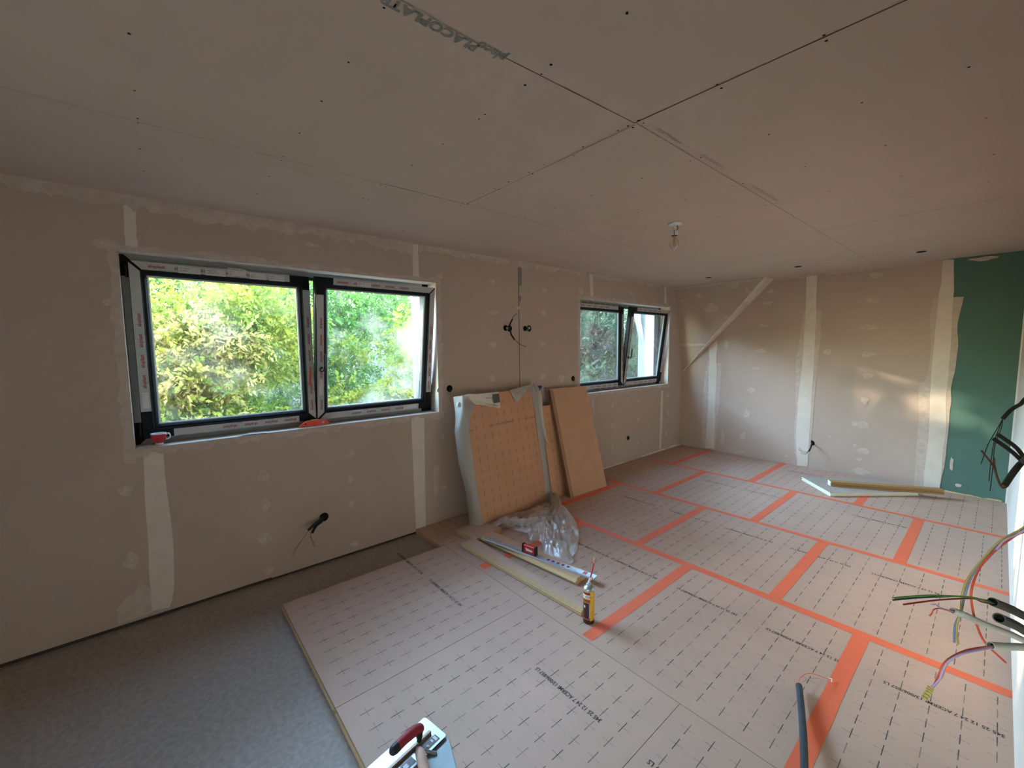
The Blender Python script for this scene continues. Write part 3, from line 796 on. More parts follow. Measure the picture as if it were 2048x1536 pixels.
def make_window(name, xl, label, gl, gr, tilt, first):
    root = empty(name, (xl, FY, WB)); tag(root, label, 'window', kind='structure')
    W_, H_ = W1R - W1L, WT - WB
    fr = ring(MB(), 0, W_, 0, H_, [(-.03, .07), (-.03, 0), (.040, 0), (.044, .006), (.052, .008), (.052, .07)]).build('frame', M['anthracite'], root)
    film_side(root, 'T', W_, H_, .02, W_ - .06, .036, -.0015, 'film_grey', (1, 0), not first, o=.001)
    film_side(root, 'B', W_, H_, .02, W_ - .1, .036, -.0015, 'film_grey', (1, 0), not first, o=.001)
    film_side(root, 'L', W_, H_, .14, H_ - .13, .034, -.0015, 'film_grey', (0, 0), False, o=.003)
    A, sw, sh = make_sash(root, .040, 1.052, .040, H_ - .040, 0, gl, None, first)
    film_side(A, 'L', sw, sh, .17, sh - .01, .050, mitre=(0, 1))
    film_side(A, 'T', sw, sh, .01, sw - .135, .050, mitre=(1, 0))
    film_side(A, 'R', sw, sh, .01, sh - .10, .050, mitre=(1, 0))
    film_side(A, 'B', sw, sh, .15 if first else .02, sw - .12, .046, mitre=(0, 0))
    B, bw, bh = make_sash(root, 1.062, W_ - .035, .040, H_ - .040, math.radians(tilt), gr, None, first)
    film_side(B, 'L', bw, bh, .01, bh - .13, .050, mitre=(1, 0))
    film_side(B, 'T', bw, bh, .12, bw - .005, .050, mitre=(0, 1))
    film_side(B, 'R', bw, bh, .15, bh - .01, .048, mitre=(0, 1))
    film_side(B, 'B', bw, bh, .012, bw - .12, .050, mitre=(1, 0))
    make_handle(B, .032, .40)
    MB().box((-.006, -.01, .02), (-.001, .04, bh - .02)).build('seal', M['black'], B)
    MB().box((.001, .03, bh - .015), (.25, .036, bh)).build('tilt_arm', M['gasket'], B)
    # hinges
    for i_, (x, z) in enumerate(((.03, .06), (.03, H_ - .14))):
        MB().tube([(x, -.028, z), (x, -.028, z + .08)], .007, 10).build('hinge', M['black'], root)
    MB().tube([(W_ - .03, -.028, .06), (W_ - .03, -.028, .14)], .007, 10).build('hinge', M['black'], root)
    if first:
        for (x, w, ls) in ((.235, .115, ['CE  0757', 'lot 4411']), (.375, .110, [' PALETTE', '1010847179']), (.500, .105, ['o  ======  54', 'ref ----', 'dim ---- -']), (.625, .10, ['ref ----', 'dim ---- -']), (.745, .098, ['ref ----', 'dim ---- -'])):
            sticker(A, x, sh - .052 + (.012 if x == .5 else 0), w, .042 if x != .5 else .052, -.0285, ls, size=.013)
        sticker(A, .012, .19, .03, .10, -.0285, ['/', '-', '/'])
        sticker(B, .012, .20, .03, .12, -.0285, ['F', 'R', 'E'])
        sticker(B, .30, bh - .046, .11, .034, -.0285, ['FREE -- ref', 'alu --'])
        sticker(B, .72, .012, .13, .034, -.0285, ['ref 7 ---', '-- --'])
        MB().poly([(sw - .042, -.0290, .27), (sw - .026, -.0290, .27), (sw - .016, -.0290, .37), (sw - .030, -.0290, .38)]).build('red_mark', M['orange_red'], A)
    return root
make_window('window_1', W1L, 'large two sash window above the red cup, right sash tilted open', M['glass_a'], M['glass_b'], 7.8, True)
make_window('window_2', W2L, 'farther two sash window near the room corner, right sash tilted open', M['glass_c'], M['glass_c'], 7.0, False)

# =================================================================== THINGS ON THE SILL
zs = WB + .0013
e = tag(empty('teacup', (-.005, 3.392, zs)), 'small red teacup with white rim and handle on the window sill', 'cup')
MB().lathe([(.0001, .001), (.024, .001), (.026, .004), (.024, .013), (.030, .017)], 32).build('foot', M['porcelain'], e)
MB().lathe([(.024, .012), (.034, .020), (.043, .036), (.047, .058), (.0475, .062)], 32).build('bowl', M['red'], e)
MB().lathe([(.0475, .062), (.0482, .066), (.046, .066), (.043, .050), (.036, .028), (.022, .018), (.0001, .017)], 32).build('inner_glaze', M['porcelain'], e)
MB().tube(spline([(.043, -.012, .056), (.060, -.016, .062), (.068, -.018, .050), (.062, -.016, .036), (.042, -.011, .030)], 6), .0042, 8).build('handle', M['porcelain'], e)
e.rotation_euler = (0, 0, math.radians(-5)); e.scale = (.83, .83, 1.12)

e = tag(empty('torpedo_level', (.795, 3.385, zs)), 'short orange red torpedo spirit level on the window sill', 'level')
prof = [(0, 0), (.222, 0), (.222, .014), (.190, .042), (.155, .047), (.065, .047), (.038, .036), (0, .012)]
MB().hexa([(x, -.010, z) for x, z in prof], [(x, .010, z) for x, z in prof]).build('body', M['orange_red'], e)
MB().box((.001, -.0125, 0), (.221, .0125, .004)).build('base_rail', M['alu'], e)
MB().tube([(.086, 0, .045), (.136, 0, .045)], .007, 10).build('vial', M['w_yellow'], e)
for x, r, m in ((.045, .006, 'black'), (.170, .011, 'gasket')):
    MB().lathe([(.0001, 0), (r, 0), (r, .022), (.0001, .022)], 18, T=Matrix.Translation((x, .011, .024)) @ Matrix.Rotation(PI / 2, 4, 'X')).build('side_hole' if m == 'black' else 'round_vial', M[m], e)
mb = MB()
mb.grid([[(x, y + .01 * x, .0008 + .010 * max(0, noise.noise(Vector((x * 18, y * 22, 1)))) + (.004 if y < .02 else 0)) for y in np.linspace(0, .085, 6)] for x in np.linspace(0, .16, 12)], smooth=False)
p = mb.build('paper_scrap', M['paper']); p.location = (.42, 3.345, zs); p.rotation_euler = (0, 0, -.1)
tag(p, 'white crumpled paper scrap lying on the window sill', 'paper')

# =================================================================== LEANING BOARDS
def frame_matrix(o, u, v, w): return Matrix(((u[0], v[0], w[0], o[0]), (u[1], v[1], w[1], o[1]), (u[2], v[2], w[2], o[2]), (0, 0, 0, 1)))
PU, PV, PWv = Vector((.992, .123, .0)).normalized(), Vector((-.027, .166, .986)).normalized(), None
PWv = PU.cross(PV).normalized(); PV = PWv.cross(PU).normalized()
PO = Vector((2.129, 2.936, 0.004))
PM = frame_matrix(PO, PU, PV, PWv)                         # u across, v up, w out of the front face
BT = .042
def lean_board(mtx, w, h, label, group, print_='kraft_orange', texts=(), ofs=0.0, BT=BT):
    e = empty('insulation_board'); e.matrix_world = mtx @ Matrix.Translation((0, 0, ofs))
    tag(e, label, 'insulation board', group)
    mb = MB().box((0, 0, -BT), (w, h, -.0004), 1)
    mb.add([(0, 0, 0), (w, 0, 0), (w, h, 0), (0, h, 0)], [(0, 1, 2, 3)], 0, [[(h, 0), (h, w), (0, w), (0, 0)]] if h > 1.1 else [[(0, 0), (0, w), (h, w), (h, 0)]])
    mb.build('panel', [M[print_], M['foam_pale']], e)
    for (x, y, t) in texts:
        text_mesh('printed_text', t, .026, (x, y, .0008), (1, 0, 0), (0, 1, 0), M['copper'], e, squeeze=.85)
    return e
lean_board(PM, 1.0, 1.2, 'upright insulation board with crosses, front of the film wrapped pack', 'upright boards in the wrapped pack', texts=((.0, .875, '5 12 24'), (.27, .885, LINE[::1]), (.80, .885, LINE[:16])))
lean_board(PM, 1.0, 1.2, 'upright insulation board behind the front one in the film wrapped pack', 'upright boards in the wrapped pack', ofs=-.0435, BT=.026)
for sgn, nm in ((0, 'a'),):
    # crossed board half hidden between the pack and the plain board
    u = Vector((.999, -.03, 0)).normalized(); v = Vector((0.0, .212, .977)); v = (v - u * v.dot(u)).normalized(); w_ = u.cross(v)
    e = lean_board(frame_matrix(Vector((3.175, 3.045, .002)), u, v, w_), .6, 1.0, 'narrow upright board with crosses, half hidden left of the plain one', None)
    # plain board
    u = Vector((.999, -.045, 0)).normalized(); v = Vector((.004, .273, .962)); v = (v - u * v.dot(u)).normalized(); w_ = u.cross(v)
    e = empty('insulation_board'); e.matrix_world = frame_matrix(Vector((3.322, 2.925, .002)), u, v, w_)
    tag(e, 'plain brown unprinted board leaning right of the wrapped pack', 'insulation board')
    mb = MB().box((0, 0, -.038), (.60, 1.20, 0), 0)
    mb.build('panel', M['kraft_plain'], e)
    MB().box((0.0, 0, -.0386), (.046, 1.19, .0009)).build('taped_edge', mat('edge paper', (.36, .20, .125), .75, .05, 8), e)

# clear film round the pack: left side, right side, top scraps
e = tag(empty('plastic_wrap'), 'torn clear plastic wrap round the leaning board pack', 'plastic wrap')
e.matrix_world = PM
def loft(parent, name, sections, m, n=10, amp=.012, seed=1.0, freq=9):
    rows_ = []
    for i, sec in enumerate(sections):
        pts = spline(sec, max(2, n // (len(sec) - 1)))
        rows_.append([p + Vector((noise.noise(p * freq + Vector((seed, 0, 0))), noise.noise(p * freq + Vector((0, seed, 0))), noise.noise(p * freq + Vector((0, 0, seed))))) * amp for p in pts])
    # refine between sections
    out = []
    for i in range(len(rows_) - 1):
        for k_ in range(4):
            t = k_ / 4
            out.append([a.lerp(b, t) for a, b in zip(rows_[i], rows_[i + 1])])
    out.append(rows_[-1])
    return MB().grid(out).build(name, m, parent)
sec = []
for v_, fr_, bul in ((-.03, .05, .03), (.05, .035, .03), (.15, .02, .03), (.3, .01, .035), (.45, .004, .055), (.6, .004, .075), (.75, .006, .085), (.9, .012, .075), (1.0, .035, .06), (1.08, .09, .045), (1.14, .14, .03), (1.21, .17, .01)):
    sec.append([(-.012, v_, -.13), (-bul, v_, -.09), (-bul * .9, v_, -.02), (-.006, v_, .014), (fr_, v_, .010)])
loft(e, 'side_film', sec, M['film_thick'], 12, .012, 2.2)
sec = []
for v_, fr_ in ((-.01, .05), (.08, .055), (.2, .05), (.35, .045), (.5, .05), (.65, .06), (.8, .055), (.95, .05), (1.05, .06), (1.15, .075), (1.22, .09)):
    sec.append([(1 - fr_ * .8, v_, .008), (1.0 - fr_ * .1, v_, .022), (1.035, v_, .020), (1.062, v_, -.02), (1.02, v_, -.065)])
loft(e, 'side_film', sec, M['film_thick'], 12, .008, 7.1)
# hanging twisted lobe at the right
sec = []
for v_, c_, wd in ((1.2, 1.07, .05), (1.1, 1.06, .055), (.95, 1.05, .05), (.8, 1.055, .045), (.68, 1.075, .03), (.60, 1.085, .012), (.57, 1.085, .003)):
    sec.append([(c_ - wd, v_, .02), (c_, v_, .035), (c_ + wd * .8, v_, .01)])
loft(e, 'hanging_film', sec, M['film'], 8, .012, 4.4)
# printed scrap at top left, folded over the board
def scrap(name, pts2, m, wz=.012, seed=0, nx=10, ny=6):
    (a, b, c, d) = [Vector((p[0], p[1], wz)) for p in pts2]
    rows_ = []
    for i in range(nx + 1):
        s_ = i / nx; r = []
        for j in range(ny + 1):
            t = j / ny
            q = (a.lerp(b, s_)).lerp(d.lerp(c, s_), t)
            q.z += .010 * noise.noise(Vector((s_ * 4, t * 3, seed))) + .006
            q.y += .010 * noise.noise(Vector((s_ * 6, t * 2, seed + 5)))
            r.append(q)
        rows_.append(r)
    return MB().grid(rows_, smooth=False).build(name, m, e)
scrap('printed_scrap', [(.02, 1.205), (.44, 1.205), (.435, 1.045), (.10, 1.12)], M['paper'], .012, 3)
MB().box((.345, 1.10, .026), (.432, 1.185, .027)).build('logo_patch', mat('grey logo print', (.12, .10, .10), .8), e)
text_mesh('printed_text', 'volume isolation', .030, (.405, 1.075, .0285), (-1, .22, 0), (-.2, -1, 0), M['greyink'], e, squeeze=.8)
text_mesh('printed_text', 'www.isolant', .020, (.335, 1.155, .0285), (-1, .12, 0), (-.1, -1, 0), M['ink'], e, squeeze=.9)
scrap('film_scrap', [(.60, 1.205), (.93, 1.24), (.80, 1.13), (.67, 1.07)], M['film_thick'], .012, 9)
scrap('film_scrap', [(.86, 1.17), (.98, 1.30), (1.0, 1.25), (.93, 1.15)], M['film_thick'], .018, 12)
text_mesh('printed_text', '1.2 x 1.0 m', .030, (.955, 1.255, .034), (.35, -1, 0), (1, .35, 0), M['ink'], e, squeeze=.8)
scrap('blue_print_scrap', [(1.03, 1.215), (1.10, 1.215), (1.085, 1.185), (1.045, 1.16)], M['blue_print'], .03, 15)
MB().lathe([(.0001, 0), (.022, 0), (.022, .02), (.0001, .02)], 16, T=Matrix.Translation((-.03, 1.13, -.05))).build('core_plug', M['white'], e)

# film heap on the floor
out_px = [(969, 1051), (983, 1042), (1006, 1029), (1020, 1025), (1060, 1019), (1102, 1002), (1100, 983), (1103, 975), (1112, 978), (1121, 998), (1125, 1011), (1135, 1019), (1149, 1038), (1156, 1058), (1157, 1078), (1153, 1101), (1146, 1111), (1147, 1122), (1136, 1127), (1119, 1119), (1106, 1112), (1089, 1105), (1086, 1092), (1079, 1081), (1060, 1079), (1055, 1066), (1032, 1060), (1015, 1054), (992, 1055), (975, 1059)]
bp_ = [on_z(x, y, .012) for x, y in out_px]
cx_ = on_z(1100, 1055, .012)
per = spline(bp_ + [bp_[0]], 5)
rows_ = []
NR = 26
for i in range(NR + 1):
    r = i / NR
    row = []
    for p_ in per:
        q = cx_.lerp(p_, 1 - r * .97)
        edge = min(1, r * 4)
        wx = q.x * 3 + q.y * 1.5 + .25 * noise.noise(Vector((q.x * 4, q.y * 4, 5)))
        rid = 1 - abs(noise.noise(Vector((wx * 3.2, (q.y - q.x) * 1.6, 2)))) * 3.0
        rid2 = 1 - abs(noise.noise(Vector(((q.x + q.y) * 5, (q.y - q.x) * 12, 11)))) * 3.2
        h = .006 + edge * (.055 * max(0, rid) + .030 * max(0, rid2) + .012) + .006 * abs(noise.noise(Vector((q.x * 30, q.y * 30, 3))))
        q2 = Vector((q.x, q.y, h)); row.append(q2)
    rows_.append(row)
heap = MB().grid(rows_).build('plastic_film', M['film'])
tag(heap, 'crumpled clear plastic film heaped on the floor before the leaning pack', 'plastic film')
mb = MB()
q_ = [on_z(966, 1062, .02), on_z(975, 1056, .04), on_z(982, 1062, .02), on_z(974, 1068, .006)]
mb.grid([[q_[0], q_[3]], [q_[1], q_[2]]])
mb.build('blue_end', M['blue_print'], heap)

# =================================================================== OFFCUTS, RULER, CAN
G3 = 'insulation offcuts before the leaning pack'
def fx(p): return (p[0], p[1], 0)
lA, rA = Vector(on_z(1163, 1233)), Vector(on_z(922, 1095))
d = (lA - rA); L = d.length; d.normalize(); s_ = Vector((-d.y, d.x, 0))
if s_.x < 0: s_ = -s_
e = empty('insulation_offcut', (rA.x, rA.y, .0006)); tag(e, 'longest kraft topped board strip with a rounded tongue, ending at the spray can', 'insulation offcut', G3)
h = .037
P = [(.004, 0), (-.004, h * .06), (-.006, h * .25), (.0, h * .34), (-.004, h * .40), (-.005, h * .62), (.003, h * .72), (.006, h * .90), (.016, h * .965), (.024, h * .93), (.028, h)]
rings = []
for x_, w_ in ((0, .135), (L, .060)):
    rings.append([d * x_ + s_ * y_ + Vector((0, 0, z_)) for y_, z_ in P + [(w_, h), (w_, 0)]])
MB().hexa(rings[0], rings[1]).build('foam_core', M['foam'], e)
MB().hexa([d * 0 + s_ * .028 + Vector((0, 0, h)), d * L + s_ * .028 + Vector((0, 0, h)), d * L + s_ * .0605 + Vector((0, 0, h)), s_ * .1355 + Vector((0, 0, h))],
          [d * 0 + s_ * .028 + Vector((0, 0, h + .001)), d * L + s_ * .028 + Vector((0, 0, h + .001)), d * L + s_ * .0605 + Vector((0, 0, h + .001)), s_ * .1355 + Vector((0, 0, h + .001))]).build('kraft_facing', M['kraft'], e)
lB, rB = on_z(1153, 1170), on_z(962, 1082)
a_, b_ = Vector(fx(lB)), Vector(fx(rB))
def offcut_right(a, b, wd, h, label, prof, m, z0=.001, top='kraft_plain'):
    """same, with the width laid out towards +X"""
    a, b = Vector(a), Vector(b)
    d = (b - a); L = d.length; d.normalize(); s_ = Vector((d.y, -d.x, 0))
    if s_.x < 0: s_ = -s_
    e = empty('insulation_offcut')
    if d.cross(s_).z < 0: a = b; d = -d
    e.matrix_world = Matrix(((d.x, s_.x, 0, a.x), (d.y, s_.y, 0, a.y), (0, 0, 1, z0), (0, 0, 0, 1)))
    tag(e, label, 'insulation offcut', G3)
    P = [(0, 0), (.004, h * .30), (-.012, h * .34), (-.016, h * .5), (-.012, h * .66), (.004, h * .70), (.006, h * .97), (wd, h * .97), (wd, 0)] if prof == 'tongue' else [(0, 0), (0, h * .97), (wd, h * .97), (wd, 0)]
    MB().hexa([(0, y, z) for y, z in P], [(L, y, z) for y, z in P]).build('foam_core', M[m], e)
    MB().box((0, .006, h * .97), (L, wd, h)).build('kraft_facing', M[top], e)
    return e
offcut_right(a_, b_, .13, .045, 'kraft topped insulation offcut under the aluminium ruler', 'tongue', 'foam_pale')
offcut_right(on_z(950, 1088), on_z(913, 1069), .30, .040, 'short wide kraft offcut below the left corner of the leaning pack', 'plain', 'foam', z0=.0012, top='kraft')

# aluminium ruler with level box
ra, rb = Vector(on_z(966, 1079, .048)), Vector(on_z(1186, 1160, .048))
d = (rb - ra); RL = d.length; d.normalize(); s_ = Vector((-d.y, d.x, 0))
if s_.x < 0: s_ = -s_; 
e = empty('ruler_level')
zt = d.cross(s_)
e.matrix_world = Matrix(((d.x, s_.x, zt.x, ra.x), (d.y, s_.y, zt.y, ra.y), (0, 0, zt.z, .0475 if zt.z > 0 else .0475 + .006), (0, 0, 0, 1)))
sg = 1 if zt.z > 0 else -1
def zz(a, b): return (a, b) if sg > 0 else (.006 - b, .006 - a)
tag(e, 'long aluminium ruler with red level grip lying on the offcut', 'ruler')
RW = .062
z0_, z1_ = zz(0, .0055)
mb = MB().box((0, .012, z0_), (RL, RW, z1_))
za, zb = zz(0, .0015)
mb.hexa([(0, 0, za), (RL, 0, za), (RL, .012, za), (0, .012, za)], [(0, 0, zb), (RL, 0, zb), (RL, .012, z1_ if sg > 0 else zb), (0, .012, z1_ if sg > 0 else zb)])
mb.build('blade', M['alu'], e)
for i in range(5):
    x = RL * (.615 + i * .042)
    za, zb = zz(.0055, .0063)
    MB().lathe([(.0001, za), (.012, za), (.012, zb), (.0001, zb)], 20, T=Matrix.Translation((x, .040, 0))).build('red_hole', M['darkred'], e)
MB().box((RL * .905, .022, zz(.0055, .006)[0]), (RL * .935, .056, zz(.0055, .006)[1])).build('red_label', M['red'], e)
tk = MB()
za, zb = zz(.0056, .0059)
for i in range(int(RL / .01)):
    tk.box((i * .01, .013, za), (i * .01 + .0012, .013 + (.012 if i % 5 == 0 else .007), zb))
tk.build('scale_marks', M['ink'], e)
za, zb = zz(.0055, .070)
gx0, gx1 = RL * .385, RL * .515
MB().box((gx0 + .012, .018, za), (gx1 - .012, .046, zb), bev=.006).build('level_grip', M['red'], e)
grip_o = bpy.data.objects['level_grip']
for x0, x1 in ((gx0, gx0 + .013), (gx1 - .014, gx1)):
    MB().box((x0, .014, za), (x1, .050, zb + (.003 if sg > 0 else 0)), bev=.004).build('end_cap', M['black'], grip_o)
MB().poly([(gx0 + .04, .0172, za + .022), (gx1 - .03, .0172, za + .022), (gx1 - .03, .0172, za + .036), (gx0 + .035, .0172, za + .044)]).build('white_label', M['paper'], grip_o)

# foam gun can
e = tag(empty('spray_can', (1.865, 1.497, .0008)), 'yellow and red foam spray can with a red straw standing on the floor', 'spray can')
e.scale = (1, 1, .88)
R_ = .0325
def can_panel(name, m, a0, a1, z0, z1, r=None):
    r = r or R_ + .0004
    rows_ = [[(r * math.cos(a), r * math.sin(a), z) for a in np.linspace(a0, a1, 14)] for z in (z0, z1)]
    return MB().grid(rows_).build(name, M[m], can_body)
MB().lathe([(.0001, .002), (.030, 0), (.0325, .004), (.0325, .222), (.031, .226)], 40).build('body', M['yellow'], e)
can_body = COL.objects[len(COL.objects) - 1]
MB().lathe([(.031, .226), (.0335, .229), (.0335, .234), (.032, .238), (.028, .246), (.021, .252), (.014, .255), (.013, .260), (.0155, .262), (.0155, .270), (.010, .271), (.010, .264), (.0001, .264)], 40).build('dome', M['steel'], e)
va = math.atan2(-1.497, -1.865)                          # direction from the can to the viewer
MB().lathe([(R_ + .0003, .002), (R_ + .0003, .026)], 40).build('base_band', M['can_dark'], e)
can_panel('dark_panel', 'can_dark', va - 1.4, va + .25, .026, .148)
can_panel('pale_panel', 'gasket', va + .05, va + .25, .045, .146, R_ + .0007)
can_panel('red_band', 'darkred', va - 1.4, va + .25, .030, .046, R_ + .0007)
can_panel('red_band', 'darkred', va - 1.4, va + .25, .152, .172, R_ + .0007)
can_panel('white_band', 'white', va - 1.4, va + .25, .180, .205, R_ + .0007)
can_panel('red_band', 'darkred', va - 1.4, va + .25, .207, .222, R_ + .0007)
can_panel('white_square', 'white', va - .95, va - .65, .112, .130, R_ + .001)
lt = text_mesh('printed_text', 'SOUDAL', .019, (0, 0, 0), (1, 0, 0), (0, 1, 0), M['ink'], can_body, squeeze=1.0, center=True)
for v in lt.data.vertices:
    an = va - .55 + v.co.x / R_
    v.co = Vector(((R_ + .0013) * math.cos(an), (R_ + .0013) * math.sin(an), .1855 + v.co.y))
for zb_, tx in ((.158, 'SOUDAFOAM'), (.033, 'GUN 750ml')):
    lt = text_mesh('printed_text', tx, .010, (0, 0, 0), (1, 0, 0), (0, 1, 0), M['w_yellow'], can_body, center=True)
    for v in lt.data.vertices:
        an = va - .5 + v.co.x / R_
        v.co = Vector(((R_ + .0013) * math.cos(an), (R_ + .0013) * math.sin(an), zb_ + v.co.y))
sx = Vector(RT)
tip = Vector((0, 0, .285)) + sx * .006
top_ = Vector((0, 0, .425)) + sx * .030
MB().tube([tip + Vector((0, 0, .015)), tip.lerp(top_, .5) + sx * .001, top_], .0042, 10).build('straw', M['red'], e)
MB().tube([Vector((0, 0, .268)), tip - sx * .004, tip + Vector((0, 0, .03)) + sx * .004], [.009, .007, .004], 8).build('foam_residue', M['paper'], e)
MB().tube(spline([tip + Vector((0, 0, .008)), tip + sx * .012 + Vector((0, 0, .02)), tip + sx * .015 + Vector((0, 0, .028))], 4), [.004] * 8 + [.001], 6).build('foam_residue', M['paper'], e)
MB().tube(spline([top_ - Vector((0, 0, .012)), top_ + Vector((0, 0, .004)), top_ + Vector((0, 0, .018)) + sx * .004, top_ + Vector((0, 0, .010)) + sx * .012, top_ - Vector((0, 0, .006)) + sx * .010], 4), [.006] * 6 + [.008] * 5 + [.006] * 5 + [.003], 7).build('foam_blob', M['wood'], e)

# =================================================================== BOARDS AT THE FAR RIGHT
c1, c2, c4 = Vector((5.422, 1.10, 0)), Vector((5.843, 1.472, 0)), Vector((6.20, .435, 0))
u = (c4 - c1); BL = u.length * .93; u.normalize(); v = (c2 - c1); BWd = v.length; v = (v - u * v.dot(u)).normalized()
nz_ = u.cross(v).z
e = empty('foam_board'); tag(e, 'pale foam board with creamy edges lying flat by the far wall', 'foam board')
k_ = [c1, c1 + (c4 - c1) * .93, c1 + (c4 - c1) * .98 + (c2 - c1) * 1.05 - Vector((.0, .0, 0)), c2]
k_[2] = Vector((6.46, .85, 0))
order = k_ if nz_ > 0 else k_[::-1]
for i_, (z0, z1, ins_) in enumerate(((.001, .014, 0), (.014, .026, .008), (.026, .040, 0))):
    cc = sum(order, Vector()) / 4
    ring_ = [p + (cc - p).normalized() * ins_ for p in order]
    MB().hexa([(p.x, p.y, z0) for p in ring_], [(p.x, p.y, z1) for p in ring_]).build('foam_core' if ins_ == 0 else 'edge_groove', M['foam_white'], e)
MB().hexa([(p.x, p.y, .0402) for p in order], [(p.x, p.y, .0412) for p in order]).build('kraft_facing', M['kraft_plain2'] if 'kraft_plain2' in M else mat('pale kraft facing', (.40, .33, .28), .8, .04, 6), e)
def rod(a, b, w, h, z0, label):
    a, b = Vector(a), Vector(b); d = (b - a); L = d.length; d.normalize(); s_ = Vector((-d.y, d.x, 0))
    e = empty('insulation_offcut'); e.matrix_world = Matrix(((d.x, s_.x, 0, a.x), (d.y, s_.y, 0, a.y), (0, 0, 1, z0), (0, 0, 0, 1)))
    tag(e, label, 'insulation offcut', 'brown strips on the foam board')
    P = [(0, 0), (0, h * .30), (.010, h * .38), (.010, h * .50), (-.003, h * .58), (0, h), (w, h), (w, 0)]
    MB().hexa([(0, y, z) for y, z in P], [(L, y, z) for y, z in P]).build('foam_core', mat('honey brown foam', (.40, .235, .10), .8, .08, 40), e)
    MB().hexa([(-.0012, y, z) for y, z in P], [(0, y, z) for y, z in P]).build('cut_end', M['foam_white'], e)
    return e
def rod3(a, b, w, h, z0, label):
    a, b = Vector((a.x, a.y, 0)), Vector((b.x, b.y, 0)); return rod(a, b, w, h, z0, label)
rod3(on_z(1661, 972, .0415), on_z(1888, 990, .0415), .075, .052, .0416, 'brown tongued strip lying across the pale foam board by the far wall')

# =================================================================== TROWELS
def quad_frame(p0, p1, p2):
    """origin p0, x towards p1, y towards p2 side"""
    x = (p1 - p0).normalized(); y = (p2 - p0); y = (y - x * y.dot(x)).normalized()
    return x, y
zb_ = .012
tA, tB, tC = Vector(on_z(850, 1434, zb_)), Vector(on_z(740, 1531, zb_)), Vector(on_z(891, 1473, zb_))
x, y = quad_frame(tA, tB, tC); z = x.cross(y)
flip = z.z < 0
e = empty('finishing_trowel')
if flip: y_o = (tC - tA).length; 
e.matrix_world = Matrix(((x.x, y.x, 0, tA.x), (x.y, y.y, 0, tA.y), (0, 0, 1, zb_), (0, 0, 0, 1)))
tag(e, 'steel finishing trowel with red and black grip lying on the near board', 'trowel')
TW = (tC - tA).length; TL_ = .29
c_ = .012
pl = []
for (cx, cy, a0) in ((c_, c_, PI), (TL_ - c_, c_, 1.5 * PI), (TL_ - c_, TW - c_, 0), (c_, TW - c_, .5 * PI)):
    for k_ in range(5):
        a = a0 + k_ * PI / 8; pl.append((cx + c_ * math.cos(a), cy + c_ * math.sin(a)))
MB().hexa([(px_, py_, 0) for px_, py_ in pl], [(px_, py_, .0012) for px_, py_ in pl]).build('blade', M['steel'], e)
MB().box((.035, TW * .50, .0012), (TL_ - .01, TW * .50 + .016, .013), bev=.003).build('rib', M['bronze'], e)
MB().poly([(.028, TW * .70, .0016), (.135, TW * .66, .0016), (.135, TW * .93, .0016), (.028, TW * .93, .0016)]).build('sticker', M['can_dark'], e)
MB().poly([(.150, TW * .70, .0016), (.205, TW * .70, .0016), (.205, TW * .93, .0016), (.150, TW * .93, .0016)]).build('sticker', M['can_dark'], e)
stk = [o for o in e.children if o.name.startswith('sticker')]
for i_, (xx, yy, w__, h__) in enumerate(((.034, .72, .012, .16), (.052, .74, .008, .10), (.105, .72, .003, .10), (.122, .70, .003, .10), (.180, .75, .018, .14))):
    MB().poly([(xx, TW * yy, .0020), (xx + w__, TW * yy, .0020), (xx + w__, TW * (yy + h__), .0020), (xx, TW * (yy + h__), .0020)]).build('sticker_print', M['sticker'], stk[1 if xx > .15 else 0])
MB().lathe([(.0001, .0020), (.007, .0020), (.007, .0026), (.0001, .0026)], 16, T=Matrix.Translation((.083, TW * .84, 0))).build('sticker_print', M['foam_pale'], e)
gy = TW * .5 + .008
MB().tube(spline([(.095, gy, .010), (.093, gy, .030), (.098, gy, .058), (.115, gy, .070)], 4), [.010, .010, .010, .012, .013, .014, .016, .017, .018, .018, .018, .018, .018], 12).build('grip_neck', M['black'], e)
MB().tube(spline([(.088, gy, .048), (.092, gy, .064), (.125, gy, .073), (.165, gy, .074), (.205, gy, .071)], 4), [.012, .015, .017, .018, .019, .019, .019, .019, .019, .019, .019, .018, .018, .018, .018, .018, .017], 14).build('grip', M['darkred'], e)
MB().tube([(.196, gy, .0715), (.212, gy, .070), (.226, gy, .069), (.233, gy, .068)], [.0186, .0186, .015, .006], 14).build('grip_end', M['black'], e)

e = empty('putty_trowel')
q0, q1, q2 = Vector(on_z(897, 1474, .004)), Vector(on_z(914, 1545, .004)), Vector(on_z(853, 1500, .004))
x, y = quad_frame(q0, q1, q2)
e.matrix_world = Matrix(((x.x, y.x, 0, q0.x), (x.y, y.y, 0, q0.y), (0, 0, 1, .0015), (0, 0, 0, 1)))
tag(e, 'dull grey steel blade with a wooden handle under the finishing trowel', 'trowel')
MB().box((0, 0, 0), (.22, .105, .0018)).build('blade', M['steel_dark'], e)
hp0, hp1 = Vector(on_z(838, 1498, .050)), Vector(on_z(852, 1550, .040))
inv = e.matrix_world.inverted()
a_, b_ = inv @ hp0, inv @ hp1
MB().tube([a_, a_.lerp(b_, .15), a_.lerp(b_, .6), b_], [.013, .019, .020, .018], 14).build('handle', M['wood'], e)
MB().tube([a_ + (a_ - b_).normalized() * .03 - Vector((0, 0, .03)), a_ - Vector((0, 0, .006)), a_.lerp(b_, .08)], [.008, .012, .014], 10).build('ferrule', M['black'], e)
MB().tube([Vector((a_.x, .06, .004)), a_ + (a_ - b_).normalized() * .03 - Vector((0, 0, .03))], .006, 8).build('shank', M['steel_dark'], e)

